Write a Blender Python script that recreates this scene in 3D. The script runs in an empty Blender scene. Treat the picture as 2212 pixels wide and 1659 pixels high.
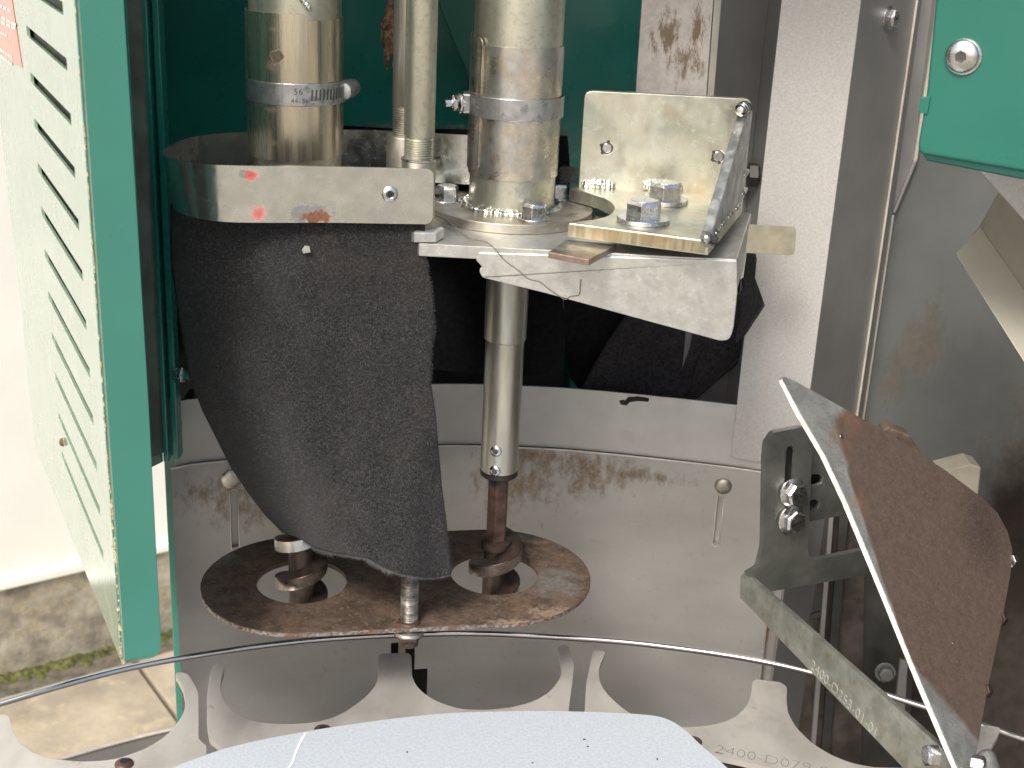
import bpy, bmesh, math, random
from mathutils import Vector as V, noise as NZ
from mathutils.geometry import tessellate_polygon
random.seed(7)
S=bpy.context.scene; COL=S.collection
R=math.radians
# ---------------------------------------------------------------- camera
F=2900.; TH=R(20.35); RO=R(2.75); CX,CY=1106.,829.5
C=V((0,0,1.45))
fwd=V((0,math.cos(TH),-math.sin(TH))); up0=V((0,math.sin(TH),math.cos(TH))); r0=V((1,0,0))
up=math.cos(RO)*up0-math.sin(RO)*r0; rt=math.cos(RO)*r0+math.sin(RO)*up0
cam=bpy.data.cameras.new('camera'); co=bpy.data.objects.new('camera',cam); COL.objects.link(co)
from mathutils import Matrix
m=Matrix((rt,up,-fwd)).transposed().to_4x4(); m.translation=C; co.matrix_world=m
cam.sensor_width=36; cam.lens=F/2212*36; cam.clip_start=.02; cam.clip_end=500
cam.dof.use_dof=True; cam.dof.focus_distance=.80; cam.dof.aperture_fstop=18
S.camera=co
# ---------------------------------------------------------------- light
w=bpy.data.worlds.new('World'); S.world=w; w.use_nodes=True
nt=w.node_tree; bg=nt.nodes['Background']; sk=nt.nodes.new('ShaderNodeTexSky'); sk.sky_type='NISHITA'
SUN_EL,SUN_AZ=R(48),R(205)   # azimuth clockwise from +Y
sk.sun_disc=False; sk.sun_elevation=SUN_EL; sk.sun_rotation=SUN_AZ; sk.air_density=1.0; sk.dust_density=4.0; sk.ozone_density=.6
nt.links.new(sk.outputs[0],bg.inputs[0]); bg.inputs[1].default_value=.15
sl=bpy.data.lights.new('sun','SUN'); sl.energy=2.3; sl.angle=R(14); sl.color=(1,.95,.87)
so=bpy.data.objects.new('sun',sl); COL.objects.link(so)
sd=V((math.sin(SUN_AZ)*math.cos(SUN_EL),math.cos(SUN_AZ)*math.cos(SUN_EL),math.sin(SUN_EL)))
so.rotation_euler=(-sd).to_track_quat('-Z','Y').to_euler(); so.location=(0,-2,4)
S.view_settings.view_transform='Standard'; S.view_settings.look='None'; S.view_settings.gamma=1; S.view_settings.exposure=0.43
# ---------------------------------------------------------------- sight-line helpers (photo pixel -> point on a real plane)
def ray(x,y): return fwd+(x-CX)/F*rt-(y-CY)/F*up
def UY(x,y,Y): d=ray(x,y); return C+d*(Y/d.y)
def UZ(x,y,Z): d=ray(x,y); return C+d*((Z-C.z)/d.z)
def UP(x,y,P,n): d=ray(x,y); return C+d*(((P-C).dot(n))/d.dot(n))
def vn(a,b): d=(b-a); return V((d.y,-d.x,0)).normalized()      # vertical plane through a,b: its horizontal normal
def hd(deg): a=R(deg); return V((math.cos(a),math.sin(a),0))   # horizontal direction, deg from +X toward +Y
def Q(x0,y0,s,pts): return [((x0+x*s)/1.736,(y0+y*s)/1.736) for x,y in pts]
Q3=lambda p:Q(1500,0,.633,p)
Q4=lambda p:Q(2600,0,.6028,p)
Q5=lambda p:Q(2700,1300,.6029,p)
Q7=lambda p:Q(700,1700,.7233,p)
Q8=lambda p:Q(2600,1300,.9524,p)
QA=lambda p:Q(0,2300,.6781,p)
QB=lambda p:Q(1300,2300,.6781,p)
QC=lambda p:Q(2300,1900,.6962,p)
QM=lambda p:Q(1500,600,.633,p)
QZ=lambda p:Q(3000,500,.6026,p)
# ---------------------------------------------------------------- materials
class G:
    def __init__(s,m): s.t=m.node_tree; s.pos=s.n('ShaderNodeNewGeometry').outputs['Position']
    def n(s,ty,**k):
        a=s.t.nodes.new(ty)
        for q,v in k.items(): setattr(a,q,v)
        return a
    def put(s,sock,v):
        if hasattr(v,'links') or isinstance(v,bpy.types.NodeSocket): s.t.links.new(v,sock)
        else: sock.default_value=v
    def math(s,op,a,b=0.,c=None,clamp=False):
        m=s.n('ShaderNodeMath',operation=op,use_clamp=clamp); s.put(m.inputs[0],a); s.put(m.inputs[1],b)
        if c is not None: s.put(m.inputs[2],c)
        return m.outputs[0]
    def vm(s,op,a,b=None):
        m=s.n('ShaderNodeVectorMath',operation=op); s.put(m.inputs[0],a)
        if b is not None: s.put(m.inputs[1],b)
        return m
    def noise(s,scale,detail=4,st=(1,1,1),rough=.6,off=0.,dist=0.):
        v=s.vm('MULTIPLY',s.pos,V(st)).outputs[0]
        if off: v=s.vm('ADD',v,V((off,off*1.7,-off))).outputs[0]
        q=s.n('ShaderNodeTexNoise'); s.put(q.inputs['Vector'],v); q.inputs['Scale'].default_value=scale
        q.inputs['Detail'].default_value=detail; q.inputs['Roughness'].default_value=rough; q.inputs['Distortion'].default_value=dist
        return q.outputs[0]
    def vor(s,scale,off=0.):
        v=s.vm('ADD',s.pos,V((off,off*1.3,off*.7))).outputs[0]
        q=s.n('ShaderNodeTexVoronoi'); s.put(q.inputs['Vector'],v); q.inputs['Scale'].default_value=scale
        return q
    def ramp(s,v,lo,hi,a=0.,b=1.):
        m=s.n('ShaderNodeMapRange',interpolation_type='SMOOTHSTEP'); s.put(m.inputs[0],v)
        for i,x in enumerate((lo,hi,a,b)): m.inputs[i+1].default_value=x
        return m.outputs[0]
    def mix(s,f,a,b):
        m=s.n('ShaderNodeMix',data_type='RGBA'); s.put(m.inputs[0],f)
        for i,x in ((6,a),(7,b)):
            s.put(m.inputs[i],x if not isinstance(x,tuple) else (*x,1))
        return m.outputs[2]
MATS={}
def mat(name,col,rough=.5,metal=0.,coat=0.,bump=0.,bs=400.,bst=(1,1,1),var=.08,vs=30.,vst=(1,1,1),layers=(),spots=(),aniso=0.,ior=None,rvar=.08,sheen=0.):
    """layers: dict(col,rough,metal,s,lo,hi,st,at=[(p,r)],lin=[(p,n,w)],amp) ; spots: (scale,size,colour,keep)"""
    m=bpy.data.materials.new(name); m.use_nodes=True; b=m.node_tree.nodes['Principled BSDF']; g=G(m)
    if bpy.app.version>=(5,0,0): pass
    n0=g.noise(vs,5,vst)
    d=tuple(max(0,c*(1-var*2.2)) for c in col); l=tuple(min(1,c*(1+var*1.6)) for c in col)
    c=g.mix(g.ramp(n0,.3,.7),d,l)
    r=g.ramp(g.noise(vs*2.3,4,bst if bump else vst,off=3.1),.25,.75,max(.03,rough-rvar),rough+rvar)
    me=metal
    for i,L in enumerate(layers):
        k=g.noise(L.get('s',60),L.get('d',6),L.get('st',(1,1,1)),L.get('nr',.62),off=7.3+i*5)
        if 'at' in L:
            best=None
            for p,rad in L['at']:
                rad=rad if isinstance(rad,tuple) else (rad,)*3
                v=g.vm('SUBTRACT',g.pos,V(p)).outputs[0]; v=g.vm('DIVIDE',v,V(rad)).outputs[0]
                q=g.math('SUBTRACT',1.,g.vm('LENGTH',v).outputs['Value'])
                best=q if best is None else g.math('MAXIMUM',best,q)
            best=g.math('MAXIMUM',best,-1.)
            k=g.math('ADD',g.math('MULTIPLY',g.math('SUBTRACT',k,.5),L.get('amp',1.2)),best)
        if 'lin' in L:
            best=None
            for p,n,wd in L['lin']:
                v=g.vm('SUBTRACT',g.pos,V(p)).outputs[0]; q=g.math('DIVIDE',g.vm('DOT_PRODUCT',v,V(n)).outputs['Value'],wd)
                best=q if best is None else g.math('MINIMUM',best,q)
            k=g.math('ADD',g.math('MULTIPLY',g.math('SUBTRACT',k,.5),L.get('amp',1.2)),best)
        f=g.ramp(k,L.get('lo',.5),L.get('hi',.6),0.,L.get('max',1.))
        lc=L['col']; v2=L.get('var',.15)
        n2=g.noise(L.get('s',60)*3.1,5,off=1.3+i)
        lc=g.mix(g.ramp(n2,.3,.7),tuple(x*(1-2*v2) for x in lc),tuple(min(1,x*(1+v2)) for x in lc))
        c=g.mix(f,c,lc)
        if 'rough' in L: 
            mm=g.n('ShaderNodeMix'); g.put(mm.inputs[0],f); g.put(mm.inputs[2],r); mm.inputs[3].default_value=L['rough']; r=mm.outputs[0]
        if 'metal' in L:
            mm=g.n('ShaderNodeMix'); g.put(mm.inputs[0],f); g.put(mm.inputs[2],me); mm.inputs[3].default_value=L['metal']; me=mm.outputs[0]
    for i,(sc,size,scol,keep) in enumerate(spots):
        q=g.vor(sc,off=2.2*i+.4)
        jit=g.math('ADD',q.outputs['Distance'],g.math('MULTIPLY',g.math('SUBTRACT',g.noise(sc*4,3),.5),.35))
        f=g.ramp(jit,size,size*.55)
        sel=g.math('GREATER_THAN',g.vm('DOT_PRODUCT',q.outputs['Color'],V((.333,.333,.333))).outputs['Value'],1-keep)
        c=g.mix(g.math('MULTIPLY',f,sel),c,scol)
    g.put(b.inputs['Base Color'],c); g.put(b.inputs['Roughness'],r); g.put(b.inputs['Metallic'],me)
    b.inputs['Coat Weight'].default_value=coat; b.inputs['Coat Roughness'].default_value=.12
    if ior: b.inputs['IOR'].default_value=ior
    if sheen: b.inputs['Sheen Weight'].default_value=sheen; b.inputs['Sheen Roughness'].default_value=.6
    if bump:
        bp=g.n('ShaderNodeBump'); bp.inputs['Strength'].default_value=1; bp.inputs['Distance'].default_value=bump
        g.put(bp.inputs['Height'],g.noise(bs,4,bst)); g.put(b.inputs['Normal'],bp.outputs[0])
    MATS[name]=m; return m
# ---------------------------------------------------------------- object helpers
def thing(name,label,cat,loc=(0,0,0),group=None,kind=None):
    o=bpy.data.objects.new(name,None); COL.objects.link(o); o.location=loc; o.empty_display_size=.01
    o['label']=label; o['category']=cat
    if group: o['group']=group
    if kind: o['kind']=kind
    return o
def wloc(o):
    p=V((0,0,0))
    while o is not None: p+=o.location; o=o.parent
    return p
def obj(name,vf,m,parent=None,smooth=False,bevel=0.,ang=35,loc=None,label=None,kind=None,seg=2):
    vs,fs=vf; base=wloc(parent) if parent else V((0,0,0))
    if loc is None:
        loc=V((0,0,0)) if parent else V(vs[0]).copy()*0
    loc=V(loc)
    me=bpy.data.meshes.new(name); me.from_pydata([tuple(V(v)-base-loc) for v in vs],[],fs); me.update()
    bm=bmesh.new(); bm.from_mesh(me); bmesh.ops.recalc_face_normals(bm,faces=bm.faces); bm.to_mesh(me); bm.free()
    o=bpy.data.objects.new(name,me); COL.objects.link(o); o.location=loc; o.parent=parent
    if m: me.materials.append(m)
    if smooth:
        for p in me.polygons: p.use_smooth=True
        if smooth!='all': me.set_sharp_from_angle(angle=R(ang))
    if bevel:
        b=o.modifiers.new('bevel','BEVEL'); b.width=bevel; b.segments=seg; b.limit_method='ANGLE'; b.angle_limit=R(40); b.harden_normals=False
    if label: o['label']=label
    if kind: o['kind']=kind
    return o
def tag(o,label,cat,group=None):
    o['label']=label; o['category']=cat
    if group: o['group']=group
    return o
def join(*vfs):
    V0=[];F0=[]
    for vs,fs in vfs:
        k=len(V0); V0+=list(vs); F0+=[tuple(i+k for i in f) for f in fs]
    return V0,F0
def rnd(pts,r,seg=4,only=None):
    """round polygon corners (3-D coplanar points)"""
    out=[];n=len(pts)
    for i,p in enumerate(pts):
        ri=r[i] if isinstance(r,(list,tuple)) else (r if only is None or i in only else 0)
        if not ri: out.append(V(p)); continue
        a=(V(pts[i-1])-V(p)); b=(V(pts[(i+1)%n])-V(p)); q=min(ri,a.length*.48,b.length*.48)
        s=V(p)+a.normalized()*q; e=V(p)+b.normalized()*q
        for k in range(seg+1):
            t=k/seg; out.append(s*(1-t)**2+V(p)*2*t*(1-t)+e*t*t)
    return out
def prism(pts,vec,holes=()):
    loops=[list(map(V,pts))]+[list(map(V,h)) for h in holes]; vec=V(vec)
    flat=[p for l in loops for p in l]; n=len(flat)
    tr=tessellate_polygon(loops)
    vs=flat+[p+vec for p in flat]; fs=[tuple(t) for t in tr]+[tuple(i+n for i in reversed(t)) for t in tr]
    k=0
    for l in loops:
        m_=len(l)
        for i in range(m_):
            a=k+i;b=k+(i+1)%m_; fs.append((a,b,b+n,a+n))
        k+=m_
    return vs,fs
def circ(c,r,ax,n=24,ph=0.):
    ax=V(ax).normalized(); u=ax.orthogonal().normalized() if abs(ax.z)<.9 else V((1,0,0)); u=(u-ax*u.dot(ax)).normalized(); v=ax.cross(u)
    return [V(c)+(u*math.cos(2*math.pi*i/n+ph)+v*math.sin(2*math.pi*i/n+ph))*r for i in range(n)]
def lathe(c,prof,n=48,ax=(0,0,1),cap=True):
    """prof: (r,h) along ax from c"""
    vs=[];fs=[]
    for r,h in prof: vs+=circ(V(c)+V(ax).normalized()*h,max(r,1e-5),ax,n)
    for j in range(len(prof)-1):
        for i in range(n): a=j*n+i;b=j*n+(i+1)%n; fs.append((a,b,b+n,a+n))
    if cap: fs.append(tuple(range(n))[::-1]); fs.append(tuple(range((len(prof)-1)*n,len(prof)*n)))
    return vs,fs
def tube(pts,r,n=10):
    vs=[];fs=[];m_=len(pts); pts=[V(p) for p in pts]
    for i,p in enumerate(pts):
        t=(pts[min(i+1,m_-1)]-pts[max(i-1,0)]).normalized()
        u=t.cross(V((0,0,1))); u=u if u.length>.05 else t.cross(V((1,0,0))); u.normalize(); v=u.cross(t)
        ri=r[i] if isinstance(r,(list,tuple)) else r
        vs+=[p+(u*math.cos(2*math.pi*k/n)+v*math.sin(2*math.pi*k/n))*ri for k in range(n)]
    for j in range(m_-1):
        for i in range(n): a=j*n+i;b=j*n+(i+1)%n; fs.append((a,b,b+n,a+n))
    fs.append(tuple(range(n))[::-1]); fs.append(tuple(range((m_-1)*n,m_*n)))
    return vs,fs
def spline(pts,k=6):
    out=[];n=len(pts); pts=[V(p) for p in pts]
    for i in range(n-1):
        a,b,c,d=pts[max(i-1,0)],pts[i],pts[i+1],pts[min(i+2,n-1)]
        for j in range(k):
            t=j/k; out.append(.5*((2*b)+(c-a)*t+(2*a-5*b+4*c-d)*t*t+(3*b-a-3*c+d)*t**3))
    out.append(pts[-1]); return out
def ribbon(top,bot,th,side=1):
    """solid strip following two point rows; thickness horizontal, on the given side"""
    n=len(top); vs=[]
    for i in range(n):
        t=top[min(i+1,n-1)]-top[max(i-1,0)]; nn=V((t.y,-t.x,0)).normalized()*th*side
        vs+=[top[i],bot[i],bot[i]+nn,top[i]+nn]
    fs=[]
    for i in range(n-1):
        for k in range(4): a=i*4+k;b=i*4+(k+1)%4; fs.append((a,b,b+4,a+4))
    fs.append((0,1,2,3)); fs.append(tuple((n-1)*4+k for k in (3,2,1,0)))
    return vs,fs
def grid(nu,nv,f,skip=None):
    vs=[f(i/nu,j/nv) for j in range(nv+1) for i in range(nu+1)]
    fs=[(j*(nu+1)+i,j*(nu+1)+i+1,(j+1)*(nu+1)+i+1,(j+1)*(nu+1)+i) for j in range(nv) for i in range(nu) if not (skip and skip(i,j))]
    return vs,fs
def hexhead(c,ax,af,h,ph=0.,washer=0.,wt=.0015,flange=0.):
    ax=V(ax).normalized(); r=af/math.sqrt(3); k=math.cos(math.pi/6)
    base=V(c)+ax*(wt if washer else 0)
    vs=[];fs=[]
    rings=[(1,0,6),(1,h*.86,6)]
    lo=circ(base,r,ax,6,ph); hi=circ(base+ax*h*.82,r,ax,6,ph); tp=circ(base+ax*h,r*.86,ax,6,ph)
    vs=lo+hi+tp
    for j in range(2):
        for i in range(6): a=j*6+i;b=j*6+(i+1)%6; fs.append((a,b,b+6,a+6))
    fs.append((0,1,2,3,4,5)); fs.append(tuple(range(12,18)))
    dish=lathe(base+ax*(h-.0001),[(r*.74,0),(r*.74,.0003),(r*.62,.0004)],24,ax)
    out=join((vs,fs),dish)
    if flange: out=join(out,lathe(base,[(flange,0),(flange,.0012),(r*.9,.0028)],32,ax))
    return out
def bolt(parent,c,ax,af,h,m,ph=0.,washer=0.,wt=.0015,flange=0.,name='bolt',marks=0):
    o=obj(name,hexhead(c,ax,af,h,ph,washer,wt,flange),m,parent,bevel=.0003)
    if washer:
        obj('washer',lathe(c,[(washer*.5,0),(washer,0),(washer,wt),(washer*.5,wt)],40,ax),m,o,smooth=True,bevel=.0003)
    return o
def button(parent,c,ax,r,h,m,dark,name='bolt',sock=.35,six=6):
    prof=[(r,0),(r,h*.25)]+[(r*math.cos(t),h*.25+h*.75*math.sin(t)) for t in [.25,.5,.75,1.0,1.2]]
    o=obj(name,lathe(c,prof,36,ax),m,parent,smooth=True)
    if sock: obj('socket',lathe(V(c)+V(ax).normalized()*(h*.93),[(r*sock,0),(r*sock,h*.1),(r*sock*.6,h*.1-.0001)],six,ax),dark,o)
    return o
def text(s,size,o,xd,yd,m,parent,name='lettering',ext=.00008,bold=0.,font_sp=1.):
    cu=bpy.data.curves.new('tmp','FONT'); cu.body=s; cu.size=size; cu.extrude=ext; cu.offset=bold; cu.resolution_u=3; cu.space_character=font_sp
    t=bpy.data.objects.new('tmp',cu); COL.objects.link(t); bpy.context.view_layer.update()
    me=bpy.data.meshes.new_from_object(t.evaluated_get(bpy.context.evaluated_depsgraph_get()))
    xd=V(xd).normalized(); yd=V(yd); yd=(yd-xd*yd.dot(xd)).normalized(); z=xd.cross(yd)
    vs=[V(o)+xd*v.co.x+yd*v.co.y+z*v.co.z for v in me.vertices]; fs=[tuple(p.vertices) for p in me.polygons]
    bpy.data.objects.remove(t); bpy.data.curves.remove(cu); bpy.data.meshes.remove(me)
    return obj(name,(vs,fs),m,parent)
def cable(parent,name,pts,r,m,k=8): return obj(name,tube(spline(pts,k),r,8),m,parent,smooth='all')

# ================================================================ key places
Z_PL=1.034
P1=V((-.1265,.747,0)); P2=V((-.0055,.7695,0))
ROD=V((-.0547,.7035,0)); ROD2=V((-.0675,.771,0))
ROW=(P2-P1).normalized(); NRM=V((-ROW.y,ROW.x,0))
ZR=(0,0,1)
# ---------------------------------------------------------------- materials
zinc_y=mat('yellow_zinc',(.60,.59,.49),.40,.92,bump=.00003,bs=260,bst=(1,1,.18),var=.10,vs=45,vst=(1,1,.35),
   layers=[dict(col=(.40,.42,.38),s=300,lo=.5,hi=.62,rough=.5,max=.5),dict(col=(.34,.37,.33),s=22,st=(1,1,.4),lo=.52,hi=.72,max=.5),dict(col=(.16,.13,.09),s=90,lo=.70,hi=.78,rough=.6,metal=.3,max=.7)],spots=[(300,.10,(.10,.08,.06),.16)])
zinc_tube=mat('worn_zinc_tube',(.56,.55,.48),.36,.9,bump=.00003,bs=500,bst=(1,1,.08),var=.12,vs=60,vst=(1,1,.15),
   layers=[dict(col=(.22,.2,.15),s=120,lo=.68,hi=.78,rough=.55,metal=.5,max=.6)],spots=[(260,.09,(.06,.05,.04),.14)])
sleeve_m=mat('brushed_sheet',(.68,.62,.49),.28,.97,bump=.00004,bs=900,bst=(1,1,.05),var=.10,vs=90,vst=(1,1,.1),
   layers=[dict(col=(.45,.37,.28),s=26,lo=.56,hi=.74,max=.35),dict(col=(.10,.08,.05),s=160,lo=.46,hi=.6,rough=.7,metal=.1,at=[(UY(604,122,.7225),(.0065,.012,.0075))],amp=1.8),dict(col=(.30,.13,.07),s=60,lo=.2,hi=1.,rough=.35,metal=.6,max=.6,at=[(UY(588,140,.725),(.006,.02,.006)),(UY(590,235,.725),(.007,.02,.003)),(UY(592,305,.725),(.007,.02,.0035)),(UY(598,62,.725),(.006,.02,.002))],amp=1.)],  # coppery blobs paint reflections onto the sleeve
   spots=[(220,.07,(.12,.09,.06),.12)])
sleeve2_m=mat('scratched_sheet',(.72,.66,.57),.27,.96,bump=.00005,bs=120,var=.08,vs=70,
   layers=[dict(col=(.52,.55,.55),s=55,lo=.45,hi=.6,rough=.42,max=.7),dict(col=(.62,.46,.36),s=18,lo=.55,hi=.7,max=.4)],spots=[(260,.05,(.2,.2,.2),.15)])
clampm=mat('hose_clamp_steel',(.50,.51,.52),.36,.9,var=.08,vs=120,layers=[dict(col=(.33,.34,.35),s=140,lo=.5,hi=.62,rough=.5)])
band_m=mat('galvanised_band',(.66,.67,.63),.20,.95,bump=.00005,bs=45,var=.05,vs=90,
   layers=[dict(col=(.66,.67,.64),s=300,lo=.52,hi=.66,rough=.36,max=.45),dict(col=(.55,.59,.62),s=30,lo=.5,hi=.7,rough=.28,max=.5),
           dict(col=(.20,.20,.20),s=150,lo=.35,hi=.6,rough=.6,metal=.5,at=[(UY(670,465,.68),(.018,.03,.009)),(UY(535,372,.68),(.008,.02,.004))],amp=1.8,max=.75),
           dict(col=(.20,.085,.045),s=180,lo=.42,hi=.6,rough=.85,metal=0.,at=[(UY(680,474,.68),(.016,.03,.0065))],amp=1.5),
           dict(col=(.62,.06,.03),s=150,lo=.1,hi=.75,rough=.5,metal=0.,max=.8,at=[(UY(545,377,.678),(.0060,.02,.0045)),(UY(558,460,.678),(.0060,.02,.0065))],amp=.9)],  # red blobs paint reflections of red things on the band
   spots=[(330,.08,(.2,.2,.19),.16)])
band_in=mat('band_inside',(.42,.41,.36),.42,.85,bump=.00005,bs=80,var=.15,vs=50,layers=[dict(col=(.12,.1,.07),s=90,lo=.62,hi=.72,rough=.7,metal=.2)])
zplate=mat('zinc_plate_iridescent',(.66,.65,.55),.36,.95,bump=.00007,bs=300,bst=(1,1,.6),var=.10,vs=40,
   layers=[dict(col=(.68,.52,.36),s=30,lo=.5,hi=.68,max=.55),dict(col=(.44,.55,.50),s=24,lo=.52,hi=.7,max=.5),dict(col=(.74,.73,.66),s=260,lo=.52,hi=.62,rough=.45,max=.6),
           dict(col=(.12,.10,.08),s=200,lo=.70,hi=.76,rough=.8,metal=.1)],spots=[(240,.08,(.07,.05,.035),.18)])
zdull=mat('dull_zinc_disc',(.47,.44,.38),.42,.9,bump=.00004,bs=300,var=.12,vs=50,layers=[dict(col=(.33,.30,.25),s=40,lo=.5,hi=.7),dict(col=(.6,.6,.56),s=200,lo=.58,hi=.66,max=.5)],spots=[(260,.07,(.1,.08,.06),.2)])
zedge=mat('sawn_zinc_edge',(.60,.55,.40),.34,1.,bump=.00012,bs=900,bst=(1,1,.08),var=.15,vs=300,vst=(1,1,.1),layers=[dict(col=(.62,.42,.22),s=40,lo=.46,hi=.6,max=.6)])
tray_m=mat('galvanised_tray',(.66,.67,.64),.42,.9,bump=.00006,bs=140,var=.05,vs=120,
   layers=[dict(col=(.70,.69,.65),s=200,lo=.48,hi=.62,rough=.52,max=.7),dict(col=(.50,.53,.56),s=34,lo=.50,hi=.72,max=.5),dict(col=(.10,.08,.06),s=150,lo=.73,hi=.78,rough=.8,metal=0)],spots=[(220,.06,(.09,.07,.05),.2)])
boltm=mat('zinc_bolt',(.66,.66,.66),.25,1.,bump=.00003,bs=500,var=.08,vs=200,spots=[(600,.1,(.2,.18,.15),.12)])
weldm=mat('weld_bead',(.72,.73,.70),.22,1.,bump=.0005,bs=350,var=.15,vs=200,layers=[dict(col=(.25,.20,.13),s=180,lo=.60,hi=.7,rough=.6)])
darkm=mat('black_gap',(.01,.011,.012),.8)
sockm=mat('socket_shadow_steel',(.12,.12,.12),.4,.8)
greenp=mat('green_paint',(.018,.235,.185),.30,coat=.35,bump=.00004,bs=260,var=.05,vs=12,spots=[(90,.02,(.25,.5,.42),.10)])
greend=mat('door_green_paint',(.042,.205,.155),.33,coat=.4,bump=.00005,bs=240,var=.03,vs=8,
   layers=[dict(col=(.05,.23,.17),s=9,lo=.5,hi=.7,max=.4)],spots=[(60,.022,(.22,.10,.06),.08),(120,.02,(.35,.6,.5),.12)])
dface=mat('door_face_paint',(.28,.40,.29),.26,coat=1.0,bump=.00003,bs=120,var=.03,vs=8,ior=2.0,
   layers=[dict(col=(.40,.52,.40),s=30,lo=.4,hi=.6,max=.5)],spots=[(120,.045,(.05,.07,.05),.28),(300,.05,(.08,.10,.07),.18)])
greenc=mat('cover_green_paint',(.014,.142,.106),.32,coat=.3,bump=.00003,bs=200,var=.03,vs=9,spots=[(70,.016,(.2,.45,.35),.1)])
chipm=mat('primer_chips',(.62,.58,.36),.6,var=.2,vs=300)
jambm=mat('dark_seal',(.035,.050,.036),.6,var=.2,vs=60)
def shroud_layers():
    return [dict(col=(.25,.175,.10),s=150,st=(1,1,.5),d=8,nr=.74,lo=.15,hi=1.15,rough=.75,metal=.1,amp=3.4,max=.9,
      at=[(UY(1180,985,.905),(.075,.06,.016)),(UY(1120,1040,.905),(.05,.06,.034)),(UY(1260,1010,.905),(.055,.06,.028)),(UY(470,1035,.87),(.055,.06,.024)),(UY(540,1085,.87),(.045,.06,.022)),(UY(1385,1020,.9),(.05,.06,.010)),(UY(1660,1370,.87),(.006,.06,.03)),(UY(1650,1490,.87),(.006,.06,.03))]),
      dict(col=(.42,.41,.38),s=160,lo=.60,hi=.66,rough=.5,max=.4)]
shroud_low=mat('stained_stainless',(.46,.46,.45),.42,.68,bump=.00002,bs=420,bst=(.25,.25,1),var=.05,vs=9,vst=(1,1,2),layers=shroud_layers(),spots=[(120,.05,(.16,.10,.05),.18),(70,.02,(.12,.08,.05),.15)])
shroud_up=mat('grey_sheet',(.53,.525,.51),.48,.5,bump=.00003,bs=1300,var=.02,vs=40,spots=[(110,.035,(.05,.045,.04),.12),(60,.018,(.2,.1,.05),.1)],
   layers=[dict(col=(.035,.03,.025),s=200,lo=.45,hi=.55,rough=.8,metal=0,at=[(UY(1372,862,.898),(.013,.05,.0028)),(UY(1352,872,.898),(.003,.05,.002)),(UY(1345,868,.898),(.004,.05,.002))],amp=1.3)])
colm=mat('grey_powder_coat',(.53,.52,.50),.5,.25,bump=.00012,bs=1000,var=.05,vs=700,spots=[(60,.016,(.15,.12,.1),.12)])
colside=mat('grey_steel_and_shade',(.40,.395,.39),.42,.6,bump=.00003,bs=500,var=.05,vs=14,spots=[(80,.03,(.06,.055,.05),.18)])
wallst=mat('stained_shaded_stainless',(.155,.165,.162),.5,.45,bump=.00003,bs=300,var=.08,vs=10,
   layers=[dict(col=(.12,.095,.06),s=70,st=(1,1,.4),d=8,nr=.75,lo=.2,hi=1.,rough=.8,metal=.1,amp=3.,max=.6,at=[(UY(1930,840,.96),(.02,.06,.05)),(UY(1990,740,.96),(.03,.06,.06)),(UY(2190,1000,.96),(.035,.08,.12)),(UY(2150,1300,.96),(.10,.08,.12))]),dict(col=(.016,.011,.008),s=24,d=7,lo=-.1,hi=1.1,rough=.95,metal=0,amp=1.6,lin=[(UY(2130,960,.95),(.75,0,-.66),.055)]),dict(col=(.04,.032,.026),s=30,d=7,lo=-.1,hi=1.,rough=.8,metal=0,amp=1.4,max=.9,lin=[(UY(2000,1290,.95),(.1,0,-1),.05)])],  # lin layers paint dirt and shade together, darker toward the lower right
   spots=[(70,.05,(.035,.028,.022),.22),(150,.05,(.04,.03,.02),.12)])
barst=mat('brown_streaked_bar',(.50,.46,.43),.5,.35,bump=.00008,bs=500,var=.06,vs=200,
   layers=[dict(col=(.15,.105,.05),s=260,st=(1,1,.28),d=8,nr=.75,lo=.55,hi=.95,rough=.8,metal=0,max=.9,amp=2.2,at=[(UY(1440,80,.86),(.020,.06,.035)),(UY(1510,60,.86),(.014,.06,.04)),(UY(1480,130,.86),(.03,.06,.03))])],spots=[(130,.06,(.12,.09,.06),.2)])
lipm=mat('cream_edge',(.70,.66,.58),.4,.5)
rustm=mat('rust_plate',(.105,.074,.056),.62,.15,bump=.00012,bs=500,var=.20,vs=130,
   layers=[dict(col=(.155,.100,.066),s=60,lo=.45,hi=.65,max=.7),dict(col=(.07,.045,.035),s=22,lo=.5,hi=.7,max=.6),dict(col=(.20,.15,.11),s=420,lo=.55,hi=.64,max=.7),
           dict(col=(.30,.31,.30),s=130,lo=.15,hi=.9,rough=.45,metal=.6,max=.6,amp=1.6,at=[(UZ(470,1205,Z_PL),(.02,.018,.02)),(UZ(1200,1260,Z_PL),(.025,.03,.02)),(UZ(1120,1160,Z_PL),(.03,.008,.02))]),
           dict(col=(.34,.25,.18),s=300,lo=.25,hi=.9,rough=.7,max=.75,amp=2.,at=[(UZ(1200,1325,Z_PL),(.03,.016,.02)),(UZ(1110,1345,Z_PL),(.03,.008,.02)),(UZ(1150,1170,Z_PL),(.02,.006,.02))])],
   spots=[(500,.10,(.32,.22,.15),.14),(170,.05,(.5,.42,.34),.04)])
rustedge=mat('worn_rusty_edge',(.33,.30,.27),.4,.7,bump=.0002,bs=500,var=.3,vs=400,layers=[dict(col=(.16,.08,.05),s=240,lo=.46,hi=.58,rough=.8,metal=0)])
rusts=mat('brown_shaft',(.085,.050,.040),.5,.3,bump=.00006,bs=500,bst=(1,1,.3),var=.25,vs=120,spots=[(500,.07,(.35,.28,.22),.1)])
augerm=mat('dark_auger',(.085,.062,.050),.38,.65,bump=.00006,bs=300,var=.2,vs=120)
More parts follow.
